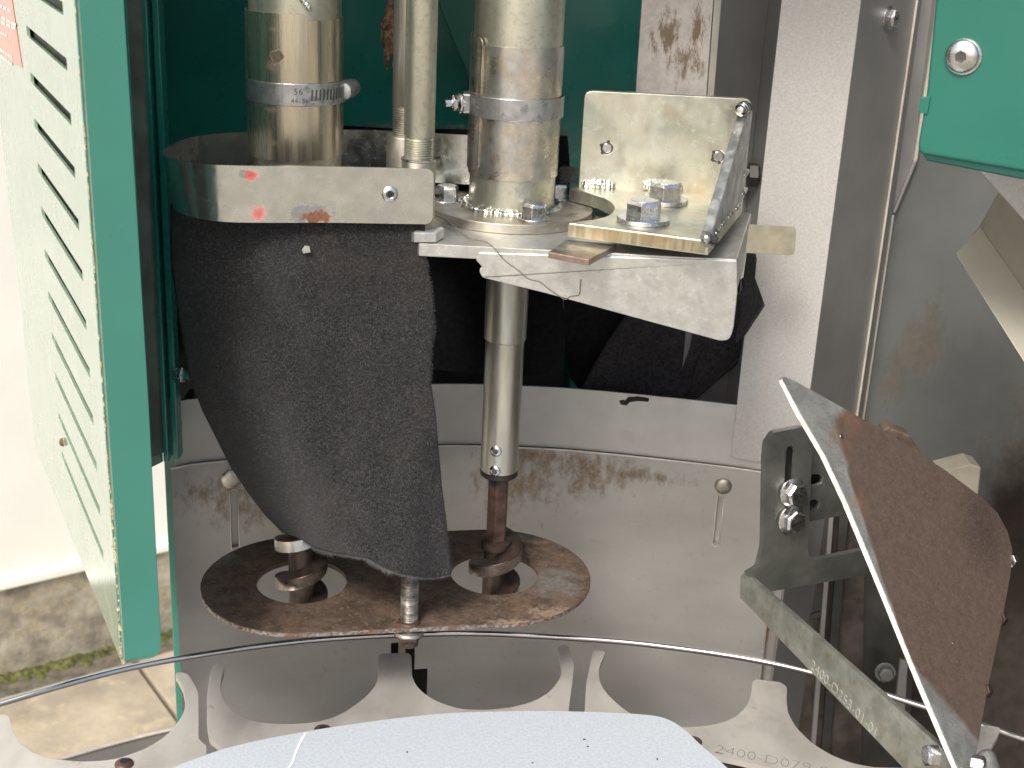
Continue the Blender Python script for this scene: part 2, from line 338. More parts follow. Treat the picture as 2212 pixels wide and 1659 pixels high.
augrim=mat('polished_flight_rim',(.52,.49,.46),.22,1.,bump=.00005,bs=200,var=.12,vs=60,layers=[dict(col=(.20,.17,.15),s=50,lo=.50,hi=.9,rough=.4,max=.6)])
rodend=mat('painted_thread',(.36,.345,.31),.35,.7,bump=.0001,bs=400,bst=(.5,.5,1),var=.3,vs=200,vst=(.4,.4,1),layers=[dict(col=(.15,.10,.06),s=220,lo=.5,hi=.66,rough=.8,metal=0.,max=.8)])
feltm=mat('dark_felt',(.0155,.0152,.0163),.95,bump=.0007,bs=1900,var=.25,vs=500,sheen=.12,
   layers=[dict(col=(.038,.037,.037),s=1900,d=2,lo=.54,hi=.66,max=.8),dict(col=(.045,.035,.03),s=26,lo=.5,hi=.7,max=.4),dict(col=(.03,.03,.042),s=18,lo=.5,hi=.7,max=.5)])
feltb=mat('shaded_felt',(.006,.006,.007),1.,bump=.0004,bs=900,var=.2,vs=300)  # felt colour taken near black to paint the shade it hangs in
for m_ in (feltb,feltm): m_.node_tree.nodes['Principled BSDF'].inputs['Specular IOR Level'].default_value=.15
fibm=mat('felt_fibre',(.095,.092,.09),.9)
threadm=mat('loose_thread',(.16,.13,.12),.9)
starm=mat('brushed_stainless_plate',(.60,.58,.54),.47,.5,bump=.00002,bs=400,bst=(1,.2,1),var=.06,vs=30,vst=(1,.3,1),
   layers=[dict(col=(.40,.38,.35),s=12,lo=.46,hi=.66,max=.6),dict(col=(.30,.25,.2),s=70,lo=.62,hi=.72,rough=.6,max=.4)],spots=[(110,.05,(.10,.06,.04),.2),(180,.05,(.14,.09,.06),.14)])
wirem=mat('polished_wire',(.62,.62,.61),.16,1.,var=.04,vs=30)
topm=mat('speckled_white_paint',(.46,.51,.555),.5,0.,bump=.0001,bs=700,var=.05,vs=600,spots=[(55,.030,(.12,.12,.12),.18),(95,.02,(.9,.9,.9),.2)])
brackm=mat('dark_zinc_bracket',(.25,.26,.245),.40,.8,bump=.00003,bs=300,var=.12,vs=30,layers=[dict(col=(.22,.225,.20),s=50,lo=.52,hi=.7,max=.6)],spots=[(170,.04,(.5,.48,.42),.1)])
barm=mat('olive_zinc_bar',(.50,.52,.48),.40,.85,bump=.00004,bs=400,var=.12,vs=60,layers=[dict(col=(.40,.38,.30),s=90,lo=.5,hi=.64,max=.6)],spots=[(150,.07,(.52,.50,.44),.16)])
coverbg=mat('beige_sheet',(.36,.34,.28),.5,.3,bump=.00003,bs=200,var=.06,vs=14,layers=[dict(col=(.30,.25,.16),s=24,lo=.52,hi=.68,max=.45)],spots=[(130,.05,(.07,.06,.04),.25)])
wallm=mat('cream_panel',(.86,.87,.80),.5,var=.02,vs=3)
plinthm=mat('rough_concrete',(.38,.345,.27),.9,bump=.004,bs=30,var=.18,vs=22,
   layers=[dict(col=(.42,.36,.24),s=55,lo=.5,hi=.6,max=.8),dict(col=(.15,.13,.10),s=14,lo=.52,hi=.68,max=.6),dict(col=(.15,.17,.02),s=30,lo=.3,hi=.6,amp=1.,lin=[((0,0,.012),(0,0,-1),.02)],max=.9)],spots=[(90,.18,(.5,.45,.33),.2)])
groundm=mat('paving',(.36,.31,.235),.85,bump=.002,bs=60,var=.12,vs=6,layers=[dict(col=(.47,.40,.27),s=20,lo=.5,hi=.66,max=.6),dict(col=(.22,.18,.12),s=7,lo=.55,hi=.7,max=.5)])
mossm=mat('moss',(.10,.105,.028),.95,bump=.004,bs=90,var=.3,vs=60)
jointm=mat('paving_joint',(.13,.115,.085),.95,var=.2,vs=50)
stick=mat('salmon_sticker',(.62,.15,.08),.35,coat=.8,ior=1.9,var=.04,vs=60)
stickw=mat('white_print',(.85,.80,.75),.4,coat=.6)

# ================================================================ setting
WA=UZ(0,1463,0); WB=UZ(249,1396,0); WD=(WB-WA).normalized(); WN=vn(WA,WB)
wl=WA-WD*6; wr=WB+WD*4
obj('ground',grid(2,2,lambda u,v:V((-60+120*u,-60+120*v,0))),mat('yard_concrete',(.35,.315,.25),.9,bump=.002,bs=60,var=.15,vs=5),kind='structure')
# paving slabs drawn apart by recessed joints: a raised slab layer near the wall
gr=bpy.data.objects['ground']
out=-WN if WN.dot(C-WA)<0 else WN
gut=.10
def slab(a0,a1,b0,b1):
    p=[WA+WD*a0+out*b0,WA+WD*a1+out*b0,WA+WD*a1+out*b1,WA+WD*a0+out*b1]
    return prism(rnd([q+V((0,0,.002)) for q in p],.01,2),(0,0,.02))
J=(UZ(330,1500,0)-WA).dot(WD)
for i in range(-3,3):
    for j in range(3):
        obj('paving_slab',slab(J+i*.6+.004,J+(i+1)*.6-.004,gut+j*.6+.004,gut+(j+1)*.6-.004),groundm,gr,bevel=.003)
obj('joint_bed',prism([WA+WD*(J-1.9)+out*.0+V((0,0,.001)),WA+WD*(J+1.9)+V((0,0,.001)),WA+WD*(J+1.9)+out*2+V((0,0,.001)),WA+WD*(J-1.9)+out*2+V((0,0,.001))],(0,0,.003)),jointm,gr)
wt=thing('building_wall','cream panelled building wall on a concrete plinth beyond the machine','wall',tuple(WA))
def wbox(a0,a1,z0,z1,d0,d1):
    p=[WA+WD*a0+out*d0,WA+WD*a1+out*d0,WA+WD*a1+out*d1,WA+WD*a0+out*d1]
    return prism([q+V((0,0,z0)) for q in p],(0,0,z1-z0))
obj('wall_panel',wbox(-5,5,.205,3.4,-.1,0),wallm,wt)
obj('plinth',wbox(-5,5,-.01,.185,-.08,.004),plinthm,wt,bevel=.006)
obj('sill_profile',wbox(-5,5,.188,.204,-.08,.014),wallm,wt,bevel=.002)
for a in (.455,.475,.50): obj('panel_rib',wbox(a,a+.008,.206,3.4,.0005,.008),wallm,wt,bevel=.002)
mo=[]
rr=random.Random(3)
for i in range(1100):
    a=rr.uniform(-.25,1.0); b=abs(rr.gauss(0,.015))+.004; s=rr.uniform(.004,.012)
    mo.append(lathe(WA+WD*a+out*b+V((0,0,.0)),[(s,0),(s*.8,s*.5),(s*.2,s*.8)],6))
tag(obj('moss',join(*mo),mossm,kind='stuff'),'strip of green moss along the foot of the concrete plinth','moss')

# ================================================================ machine door (left)
DB=UY(263,1434,.60); DT=UY(157,-60,.605); DH=V((-math.sin(R(26.7)),math.cos(R(26.7)),0)); DW=(DT-DB).normalized()
DN=DH.cross(DW).normalized()
if DN.dot(C-DB)<0: DN=-DN
dp=lambda x,y:UP(x,y,DB,DN)
door=thing('machine_door','open green machine door with pale slotted outer face and scuffed edge','door',tuple(DB))
slots=[]
L=[(30,-30),(52,65),(62,170),(72,270),(81,370),(90,467),(99,562),(108,655),(117,742),(124,828),(133,912),(140,997)]
Rr=[(140,17),(142,128),(152,250),(160,372),(171,487),(180,600),(188,710),(197,818),(205,918),(213,1018),(222,1115),(230,1213)]
hs=lambda p:((p-DB).dot(DH),(p-DB).dot(DW))
s_l=sum(hs(dp(*p))[0] for p in L[1:])/11; s_r=sum(hs(dp(*p))[0] for p in Rr[1:])/11
fp=lambda h,z,d=0.:DB+DH*h+DW*z-DN*d
print('slots',s_l,s_r,[round(hs(dp(*p))[1],4) for p in L],[round(hs(dp(*p))[1],4) for p in Rr])
zs=[]
zl=[(hs(dp(*L[i]))[1]+hs(dp(*Rr[i]))[1])/2 for i in range(1,12)]
pitch=(zl[0]-zl[-1])/10
for i in range(-1,11):
    z=zl[0]-pitch*i
    slots.append([fp(s_l,z),fp(s_r,z),fp(s_r,z-.0058),fp(s_l,z-.0058)])
outl=[(157,-60),(263,1434),(77,967),(66,864),(33,553),(0,257),(-33,-60)]
fpts=[dp(*p) for p in outl]
obj('side_panel',prism(fpts,-DN*.0022,slots),dface,door,bevel=.0004)
DG=V((math.cos(R(26.7)),math.sin(R(26.7)),0)); fn=DG.cross(DW).normalized()
if fn.dot(C-DB)<0: fn=-fn
ep=lambda x,y:UP(x,y,DB,fn)
fe=[DB+DW*.001,ep(350,1418),ep(321,864),ep(302,553),ep(264,-60),DT]
obj('front_edge',prism(rnd(fe,[.0015,.007,0,0,0,0]),-fn*.002),greend,door,bevel=.0008)
# folded rear return of the door, in its own shade
wd=(ep(350,1418)-DB).dot(DG)
q0=DB+DG*(wd-.0005); 
ret=[q0+DW*.006,q0+DW*.42,q0+DW*.42+DH*.03,q0+DW*.006+DH*.03]
obj('return_flange',prism([p-fn*.0022 for p in ret],-DG*.002),greend,door,bevel=.0005)
obj('inner_lining',prism([DB+DG*.004+DH*.004+DW*.01,DB+DG*.004+DH*.27+DW*.01,DB+DG*.004+DH*.27+DW*.44,DB+DG*.004+DH*.004+DW*.44],DG*.010),jambm,door)
ch=[]
rr=random.Random(11)
for i in range(150):
    t=rr.random()**.6; z=.35*(1-t); s=rr.uniform(.0003,.0011)*(1.4 if z<.09 else .7)
    c0=DB+DW*z+DN*.00012+fn*.00012+DG*rr.uniform(-.0002,.0004 if z>.1 else .0010)
    l=rr.uniform(.0008,.0035)
    ch.append(prism([c0+DG*s*.5,c0+DW*l+DG*s*.2,c0+DW*l*.6-DG*s*.5,c0-DG*s*.4],fn*.0002))
obj('chipped_edge',join(*ch),chipm,door,kind='stuff')
stp=[dp(-40,-60),dp(13,-60),dp(27,0),dp(49,147),dp(-40,95)]
st=obj('warning_sticker',prism([p+DN*.0002 for p in stp],DN*.0002),stick,door)
for (x0,y0,x1,y1,hh) in [(-20,22,43,52,8),(-20,35,42,60,8),(-8,62,20,75,7),(2,104,33,122,8),(4,118,32,137,8),(-20,0,30,22,8)]:
    if y0<104: x0+=0
    a=[(x0*.9,y0),(x1*.9,y1),(x1*.9,y1+hh),(x0*.9,y0+hh)]
    for k in range(5):
        t0=k/5;t1=(k+.78)/5
        f=lambda t,b:dp(a[0][0]+(a[1][0]-a[0][0])*t,a[0][1]+(a[1][1]-a[0][1])*t+b)+DN*.0005
        obj('print_line',prism([f(t0,0),f(t1,0),f(t1,hh*.8),f(t0,hh*.8)],DN*.0001),stickw,st)
obj('mud_spot',lathe(dp(138,955)+DN*.0005,[(.0028,0),(.0022,.0015),(.0008,.0022)],9,DN),mat('dried_mud',(.16,.10,.05),.95,bump=.0006,bs=500),door,smooth=True)
# ================================================================ green cabinet (jamb, back panel, brace, roof)
cab=thing('green_cabinet','dark green machine cabinet behind the pipes with diagonal brace','cabinet',(-.2,.9,1.0))
JA=UY(300,300,.66); JB=UY(352,700,.83)
# side wall from door edge back to the jamb
def post(x,y,Y): p=UY(x,y,Y); return V((p.x,p.y,0))
a=post(288,300,.665); b=post(318,300,.80); b2=post(341,300,.86); bk=post(346,300,1.0)
zt=1.72; zb=1.105
zA=UY(330,1012,.665).z; zB=UY(372,972,.82).z
W=lambda p,z:V((p.x,p.y,z))
obj('side_wall',prism([W(a,zt),W(a,zA),W(b,zB),W(b,zt)],(-.004,.001,0)),greenp,cab,bevel=.0006)
obj('door_seal',prism([W(a+V((-.008,-.004,0)),zt),W(a+V((-.008,-.004,0)),zA+.004),W(a+V((.004,.010,0)),zA+.004),W(a+V((.004,.010,0)),zt)],(0,.004,0)),jambm,cab,bevel=.001)
obj('jamb',prism([W(b,zt),W(b,zB),W(b,zB)+V((.0035,.0,0)),W(b,zt)+V((.0035,0,0))],(0,.012,0)),greenp,cab,bevel=.0008)
obj('jamb',prism([W(b,zt)+V((.0052,.004,0)),W(b,zB)+V((.0052,.004,0)),W(b,zB)+V((.0092,.004,0)),W(b,zt)+V((.0092,.004,0))],(0,.012,0)),greenp,cab,bevel=.0008)
obj('side_wall',prism([W(b,zt)+V((.004,.014,0)),W(b,zB-.0)+V((.004,.014,0)),W(bk,zB),W(bk,zt)],(-.004,0,0)),greenp,cab)
bx0=bk.x; bx1=post(1570,150,1.0).x
obj('back_panel',prism([V((bx0,1.0,.80)),V((bx1+.08,1.0,.80)),V((bx1+.08,1.0,zt)),V((bx0,1.0,zt))],(0,.004,0)),greenp,cab)
zr_=1.56
obj('shade_roof',prism([V((bx0-.03,.70,zr_)),V((bx1+.02,.70,zr_)),V((bx1+.02,1.01,zr_)),V((bx0-.03,1.01,zr_))],(0,0,.004)),greenp,cab)  # out-of-view top put overhead to darken the cabinet interior
obj('shade_liner',prism([V((bx0+.005,.985,.80)),V((.052,.985,.80)),V((.034,.985,1.235)),V((bx0+.005,.985,1.235))],(0,.003,0)),darkm,cab)  # black sheets stand in for the deep shade inside the cabinet
obj('shade_liner',prism([V((.068,.985,.80)),V((bx1,.985,.80)),V((bx1,.985,1.30)),V((.060,.985,1.30))],(0,.003,0)),darkm,cab)
br=[UY(930,-60,.95),UY(1045,240,.95),UY(1150,500,.95),UY(1300,900,.95),UY(1320,900,.95),UY(1205,500,.95),UY(1200,-60,.95)]
obj('brace',prism([UY(915,-60,.95),UY(943,0,.95),UY(1000,140,.95),UY(1090,360,.95),UY(1215,660,.95),UY(1260,770,.95),UY(1275,770,.95),UY(1225,660,.95),UY(1120,360,.95),UY(1110,-60,.95)],(0,.003,0)),mat('brace_green',(.016,.165,.115),.35,coat=.3,var=.04,vs=20,bump=.00003,bs=200),cab,bevel=.001)
nut_c=UY(378,815,.80)
bolt(cab,V((b.x+.009,b.y+.006,nut_c.z)),(1,-.15,0),.010,.006,boltm,name='nut')
obj('stud',lathe(V((b.x+.012,b.y+.006,nut_c.z)),[(.0028,0),(.0028,.013)],16,(1,-.15,0)),greenp,cab,smooth=True)
# ================================================================ curved shroud
import bisect
WP=[(370,870),(440,860),(650,846),(940,830),(1130,834),(1300,845),(1590,875)]
wp=[UZ(x,y,1.1132) for x,y in WP]; wp.append(V((.2010,.874,0)))
wx=[p.x for p in wp]
sp=spline([V((p.x,p.y,0)) for p in wp],8); sx=[p.x for p in sp]
def WY(x):
    i=min(max(bisect.bisect(sx,x)-1,0),len(sp)-2); t=(x-sx[i])/(sx[i+1]-sx[i]); return sp[i].y+(sp[i+1].y-sp[i].y)*t
def WX(px,py):     # hit of the sight line with the curved wall
    d=ray(px,py); t=.85
    for _ in range(12): p=C+d*t; t+=(WY(p.x)-p.y)/d.y
    return C+d*t
ZS=1.066
shr=thing('curved_shroud','grey stainless curved shroud behind the pipes with brown stains and two slots','shroud',(0,.9,1.066))
def wallgrid(xs,zs,off,th,skip=None):
    n=len(xs);m_=len(zs)
    f=lambda x,z,o:V((x,WY(x)+o,z))
    vs=[f(x,z,off) for z in zs for x in xs]+[f(x,z,off+th) for z in zs for x in xs]; N=n*m_; fs=[]; keep={}
    for j in range(m_-1):
        for i in range(n-1):
            if skip and skip((xs[i]+xs[i+1])/2,(zs[j]+zs[j+1])/2): continue
            keep[(i,j)]=1
    for (i,j) in keep:
        q=(j*n+i,j*n+i+1,(j+1)*n+i+1,(j+1)*n+i); fs.append(q); fs.append(tuple(k+N for k in reversed(q)))
        for (di,dj,e) in ((-1,0,(q[3],q[0])),(1,0,(q[1],q[2])),(0,-1,(q[0],q[1])),(0,1,(q[2],q[3]))):
            if (i+di,j+dj) not in keep: fs.append((e[0],e[1],e[1]+N,e[0]+N))
    return vs,fs
def xsr(a,b,extra=(),n=50):
    s=sorted(set([round(a+(b-a)*i/n,6) for i in range(n+1)]+[round(e,6) for e in extra])); return s
x0u=WX(372,900).x; x1u=.205
cr=.005
ncs=[x0u+cr*(1-math.cos(t*math.pi/8)) for t in range(5)]
# upper strip with rounded upper-left corner
xs=xsr(x0u,x1u,ncs)
zc=[1.0665]+[1.1132-cr+cr*math.sin(t*math.pi/8) for t in range(5)]
def skipc(x,z):
    return x<x0u+cr and z>1.1132-cr and ((x-(x0u+cr))**2+(z-(1.1132-cr))**2)>cr*cr
obj('upper_strip',wallgrid(xs,zc,0,.0015,skipc),shroud_up,shr,smooth=True)
# lower panel
s1=WX(507,1060); s1b=WX(511,1178); s2=WX(1556,1068); s2b=WX(1556,1172)
gapt=WX(870,1382).z; gl=WX(845,1390).x; gr1=WX(897,1390).x; gr2=WX(924,1450).x; gz=WX(910,1440).z
x0l=WX(376,1100).x; x1l=WX(1662,1300).x
sw=.0050
def slot_h(x,z):
    for s,sb,w_ in ((s1,s1b,.0052),(s2,s2b,.0048)):
        if s.x-w_/2<x<s.x+w_/2 and sb.z<z<s.z: return True
    if z<gapt and gl<x<(gr1 if z>gz else gr2): return True
    return False
ex=[s1.x-.0026,s1.x+.0026,s2.x-.0024,s2.x+.0024,gl,gr1,gr2]
zl2=sorted([.78,.86,.9,gz,gapt,1.0,s1.z,s1b.z,s2.z,s2b.z,ZS-.002,ZS,.95,1.03])
obj('lower_panel',wallgrid(xsr(x0l,x1l,ex),zl2,-.0032,.0030,slot_h),shroud_low,shr,smooth=True)
obj('slot_backing',wallgrid(xsr(x0l+.01,x0l+.12,(),12),[.98,1.065],.0016,.001),shroud_up,shr)
obj('slot_backing',wallgrid(xsr(s2.x-.02,s2.x+.02,(),4),[1.0,1.065],.0016,.001),shroud_up,shr)
for s,sb,w_ in ((s1,s1b,.0052),(s2,s2b,.0048)):
    pts=[]
    for k in range(9): t=math.pi*k/8; pts.append(V((s.x+w_/2*math.cos(t),0,s.z+w_/2*math.sin(t))))
    for k in range(9): t=math.pi+math.pi*k/8; pts.append(V((s.x+w_/2*math.cos(t),0,sb.z+w_/2*math.sin(t))))
    pts.append(pts[0]); pts=[V((p.x,WY(p.x)-.0034,p.z)) for p in pts]
    obj('slot_rim',tube(pts,.00035,6),lipm,shr,smooth='all')
for (px,py,r_,m_) in ((498,1030,.0072,zplate),(1563,1046,.0062,zdull)):
    p=WX(px,py); t=V((1,(WY(p.x+.01)-WY(p.x-.01))/.02,0)).normalized(); n_=V((t.y,-t.x,0))
    button(shr,p+n_*.003,n_,r_,.0032,m_,m_,name='dome_bolt',sock=0)
cpt=[WX((1920+.868*x)/1.736,(1440+.868*y)/1.736) for x,y in [(497,62),(540,52),(592,60),(590,76),(540,73),(508,78),(495,92),(470,88),(462,72),(482,79)]]
obj('paint_chip',prism([V((p.x,p.y-.0001,p.z)) for p in cpt],(0,-.0003,0)),darkm,shr)
obj('vertical_rail',prism([V((gl+.004,WY(0)+.004,.8)),V((gl+.010,WY(0)+.004,.8)),V((gl+.010,WY(0)+.004,gapt+.03)),V((gl+.004,WY(0)+.004,gapt+.03))],(0,.01,0)),barm,shr,bevel=.0005)
obj('back_sheet',prism([V((x0l+.02,.935,.70)),V((x1l,.935,.70)),V((x1l,.935,1.03)),V((x0l+.02,.935,1.03))],(0,.003,0)),darkm,shr)
obj('top_lip',tube([V((x,WY(x)-.0028,ZS+.0002)) for x in xsr(x0l,x1l,(),40)],.0007,6),lipm,shr,smooth='all')
#  the sheet is bent
# green post left of shroud
gp=UY(383,1200,.862); 
po=thing('cabinet_post','thin green corner post left of the grey shroud','post',(gp.x,gp.y,.75))
obj('post_face',prism([V((gp.x-.0065,gp.y,.5)),V((gp.x+.006,gp.y,.5)),V((gp.x+.006,gp.y,1.105)),V((gp.x-.0065,gp.y,1.105))],(0,.010,0)),greend,po,bevel=.0012)
obj('post_return',prism([V((gp.x+.004,gp.y+.010,.5)),V((gp.x+.007,gp.y+.010,.5)),V((gp.x+.007,gp.y+.010,1.1)),V((gp.x+.004,gp.y+.010,1.1))],(0,.03,0)),jambm,po)
# ================================================================ grey column
colo=thing('grey_column','tall light grey powder coated column right of the welded bracket','column',(.16,.887,.9))
cA=post(1644,400,.884); cB=V((cA.x,0,0))
dcol=hd(-13); pB=UP(1806,415,W(cA,0),vn(cA,cA+dcol)); cB=V((pB.x,pB.y,0))
zlo=UP(1645,998,W(cA,0),vn(cA,cA+dcol)).z
front=rnd([W(cA,1.75),W(cA,zlo),W(cB,zlo),W(cB,1.75)],[0,.004,0,0])
obj('front_face',prism(front,(.001,.002,0)),colm,colo,bevel=.0007)
obj('lower_post',prism([W(cA+dcol*.012,zlo+.01)+V((0,.004,0)),W(cA+dcol*.012,.7)+V((0,.004,0)),W(cB,.7)+V((0,.004,0)),W(cB,zlo+.01)+V((0,.004,0))],(.001,.002,0)),shroud_low,colo)
cCp=UP(1921,400,W(cB,0),vn(cB,cB+hd(48))); cC=V((cCp.x,cCp.y,0))
obj('side_face',prism([W(cB,1.75),W(cB,.7),W(cC,.7),W(cC,1.75)],(-.001,.002,0)),colside,colo,bevel=.0007)  # darker grey than the front face paints its turn away from the light
obj('edge_bead',prism([W(cC,1.75)+V((-.0004,-.002,0)),W(cC,.7)+V((-.0004,-.002,0)),W(cC,.7)+V((.0012,-.002,0)),W(cC,1.75)+V((.0012,-.002,0))],(0,.006,0)),lipm,colo,bevel=.0005)
pD=UY(1962,400,.955); cD=V((pD.x,pD.y,0))
zk=UY(1935,458,.955).z; zk2=UY(1968,345,.955).z
obj('channel_face',prism([W(cC,1.75)+V((.0012,.004,0)),W(cC,.7)+V((.0012,.004,0)),W(cD,.7)+V((-.008,0,0)),W(cD,zk)+V((-.008,0,0)),W(cD,zk2)+V((.001,0,0)),W(cD,1.75)+V((.001,0,0))],(0,.002,0)),colside,colo,bevel=.0004)
obj('edge_bead',prism([W(cD,1.75)+V((.0005,-.003,0)),W(cD,zk2)+V((.0005,-.003,0)),W(cD,zk2)+V((.003,-.003,0)),W(cD,1.75)+V((.003,-.003,0))],(0,.008,0)),lipm,colo,bevel=.0005)
obj('edge_bead',prism([W(cD,zk2)+V((.0005,-.003,0)),W(cD,zk)+V((-.009,-.003,0)),W(cD,zk)+V((-.0068,-.003,0)),W(cD,zk2)+V((.003,-.003,0))],(0,.008,0)),colside,colo,bevel=.0005)
obj('edge_bead',prism([W(cD,zk-.002)+V((-.0088,-.002,0)),W(cD,.7)+V((-.0088,-.002,0)),W(cD,.7)+V((-.0072,-.002,0)),W(cD,zk-.002)+V((-.0072,-.002,0))],(0,.006,0)),lipm,colo,bevel=.0004)
nS=vn(cB,cC); 
if nS.dot(C-cB)<0: nS=-nS
bc=UP(1919,38,W(cB,0),nS)
bolt(colo,bc,nS,.0105,.006,boltm,ph=.3,flange=.0078)
text('8.8',.0035,bc+nS*.0066-hd(48)*.003+V((0,0,-.001)),hd(48),(0,0,1),sockm,colo)
# ================================================================ grey channel + stained bar, behind bracket
chn=thing('grey_channel','dark grey folded channel between the stained bar and the light column','channel',(.13,.95,1.2))
ca=post(1540,100,.93); cb=post(1650,100,.95); cc=post(1700,100,.90)
obj('channel_web',prism([W(ca,.95),W(cb,.95),W(cb,1.75),W(ca,1.75)],(0,.002,0)),colside,chn)
obj('channel_flange',prism([W(cb,.95),W(cc,.95),W(cc,1.75),W(cb,1.75)],(0.002,0,0)),colside,chn,bevel=.0006)
sb=thing('stained_bar','grey upright flat bar with brown dribble stains above the welded bracket','bar',(.1,.86,1.3))
Yb=.862
bl=[UY(1390.5,-60,Yb),UY(1372,215,Yb),UY(1525,222,Yb),UY(1546,-60,Yb)]
obj('bar_face',prism(bl,(.0,.003,0)),barst,sb,bevel=.0006)
obj('bar_edge',prism([bl[3]+V((.0008,.0032,0)),bl[2]+V((.0008,.0032,0)),UY(1541,222,Yb+.006),UY(1564,-60,Yb+.006)],(0,.004,0)),lipm,sb,bevel=.0008)
# ================================================================ right rear wall and covers
rw=thing('rear_wall_panel','stained stainless rear wall with painted-in shade right of the column','wall',(.3,.97,1.1))
rx=UY(1890,600,.958).x
obj('side_sheet',prism([V((.47,.50,.55)),V((.45,.94,.55)),V((.45,.94,1.75)),V((.47,.50,1.75))],(.003,0,0)),wallst,rw)  # out-of-view wall added to keep sky light off the rear wall
obj('bay_shade_roof',prism([V((.22,.72,1.70)),V((.46,.72,1.70)),V((.46,.95,1.70)),V((.22,.95,1.70))],(0,0,.004)),wallst,rw)  # unseen top added to shade the right bay
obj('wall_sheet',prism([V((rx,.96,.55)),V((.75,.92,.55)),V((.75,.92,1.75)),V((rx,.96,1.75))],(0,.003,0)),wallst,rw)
# recessed lower door frame between column and deflector
lowm=mat('grimy_brown_steel',(.085,.072,.060),.6,.35,bump=.0001,bs=300,var=.25,vs=30,layers=[dict(col=(.05,.033,.024),s=40,lo=.5,hi=.65,rough=.8,metal=0)],spots=[(150,.08,(.2,.17,.13),.14)])
lowg=mat('grimy_grey_steel',(.095,.095,.09),.45,.7,bump=.00005,bs=300,var=.15,vs=20,layers=[dict(col=(.09,.07,.05),s=25,lo=.52,hi=.7,max=.7)],spots=[(120,.05,(.06,.05,.04),.2)])
lf=thing('lower_bay','grimy recessed lower bay sheets seen through the dark zinc bracket','bay',(.22,.93,.95))
Yl=.90
def ply(pts,Y,th=.002): return prism([UY(x,y,Y) for x,y in pts],(0,th,0))
obj('side_sheet',ply([(1655,1000),(1870,1000),(1860,1760),(1665,1760)],.912),lowm,lf)
obj('frame_strip',ply([(1818,1060),(1838,1060),(1788,1700),(1768,1700)],.905,.004),lowg,lf,bevel=.0006)
obj('frame_strip',ply([(1796,1060),(1806,1060),(1756,1700),(1745,1700)],.905,.004),colside,lf,bevel=.0006)
obj('inner_door',ply([(1700,1100),(1800,1085),(1785,1320),(1690,1340)],.908),lowg,lf,bevel=.0006)
obj('dark_slot',ply([(1700,1342),(1786,1318),(1787,1328),(1702,1354)],.906,.001),sockm,lf)
obj('inner_sheet',ply([(1840,1060),(1990,1060),(1960,1700),(1800,1700)],.915),lowg,lf)
obj('hanger_strip',ply([(1945,1425),(1962,1430),(1950,1620),(1925,1620)],.86,.003),colside,lf,bevel=.0006)
bolt(lf,UY(1912,1452,.90),(-.1,-1,.2),.011,.006,brackm,ph=.2,washer=.008)
bolt(lf,UY(1834,1466,.90),(-.1,-1,.2),.011,.006,brackm,ph=.5,washer=.008)
gc=thing('green_cover','bright green moulded cover in the upper right corner with a domed bolt','cover',(.26,.70,1.36))
h0=UY(1984,326,.69); gh=hd(-30); gn=vn(h0,h0+gh)
if gn.dot(C-h0)<0: gn=-gn
gcp=lambda x,y:UP(x,y,h0,gn)
ga=[gcp(2062,-420),gcp(2000,205),gcp(1981,318),gcp(1987,334),gcp(2500,422),gcp(2500,-420)]  # unseen stretch above and to the right extended to shade the rear wall
cover_body=prism(rnd(ga,[0,0,.003,.004,0,0]),-gn*.006)
obj('cover_shell',cover_body,greenc,gc,bevel=.0022,seg=4)
# underside fold
lipq=[gcp(1982,318)-gn*.0004,gcp(2500,413)-gn*.0004,gcp(2500,415)-gn*.006,gcp(1984,322)-gn*.006]
lipb=[gcp(1995,350)-gn*.0040,gcp(2500,449)-gn*.0040,gcp(2500,447)-gn*.0075,gcp(1997,350)-gn*.0075]
lf_=[(0,1,2,3),(7,6,5,4),(0,4,5,1),(1,5,6,2),(2,6,7,3),(3,7,4,0)]
obj('cover_lip',(lipq+lipb,lf_),greenc,gc,bevel=.0012,seg=3)
obj('clip_tab',prism([gcp(*p)+gn*.0003 for p in Q4([(1418,600),(1477,600),(1460,708),(1402,700)])],gn*.0010),greenc,gc,bevel=.0003)
button(gc,gcp(2080,121)+gn*.0006,gn,.0083,.0042,boltm,sockm,sock=.36)
obj('bolt_washer',lathe(gcp(2082,122)+gn*.0001,[(.0088,0),(.0088,.0009),(.005,.0009)],36,gn),boltm,gc,smooth=True)
ig=thing('infeed_guide','beige folded sheet metal guide below the green cover','guide',(.3,.8,1.15))
gB=UY(2118,489,.80); gC=UY(2290,740,.735); gA=UY(2157,420,.775); gD=UY(2067,547,.785)
n1_=(gC-gB).cross(gA-gB).normalized(); n2_=(gC-gB).cross(gD-gB).normalized()
obj('guide_sheet',prism([gB,gC,UP(2290,300,gB,n1_),UP(2225,300,gB,n1_),gA],(0,.002,0)),coverbg,ig,bevel=.0005)
obj('guide_flange',prism([gB,gD,UP(2069,555,gB,n2_),UP(2290,905,gB,n2_),gC],(0,.002,0)),coverbg,ig,bevel=.0005)
obj('upper_sheet',prism([UY(2108,360,.745),UY(2290,563,.715),UY(2290,360,.715)],(0,.002,0)),colm,ig,bevel=.0005)
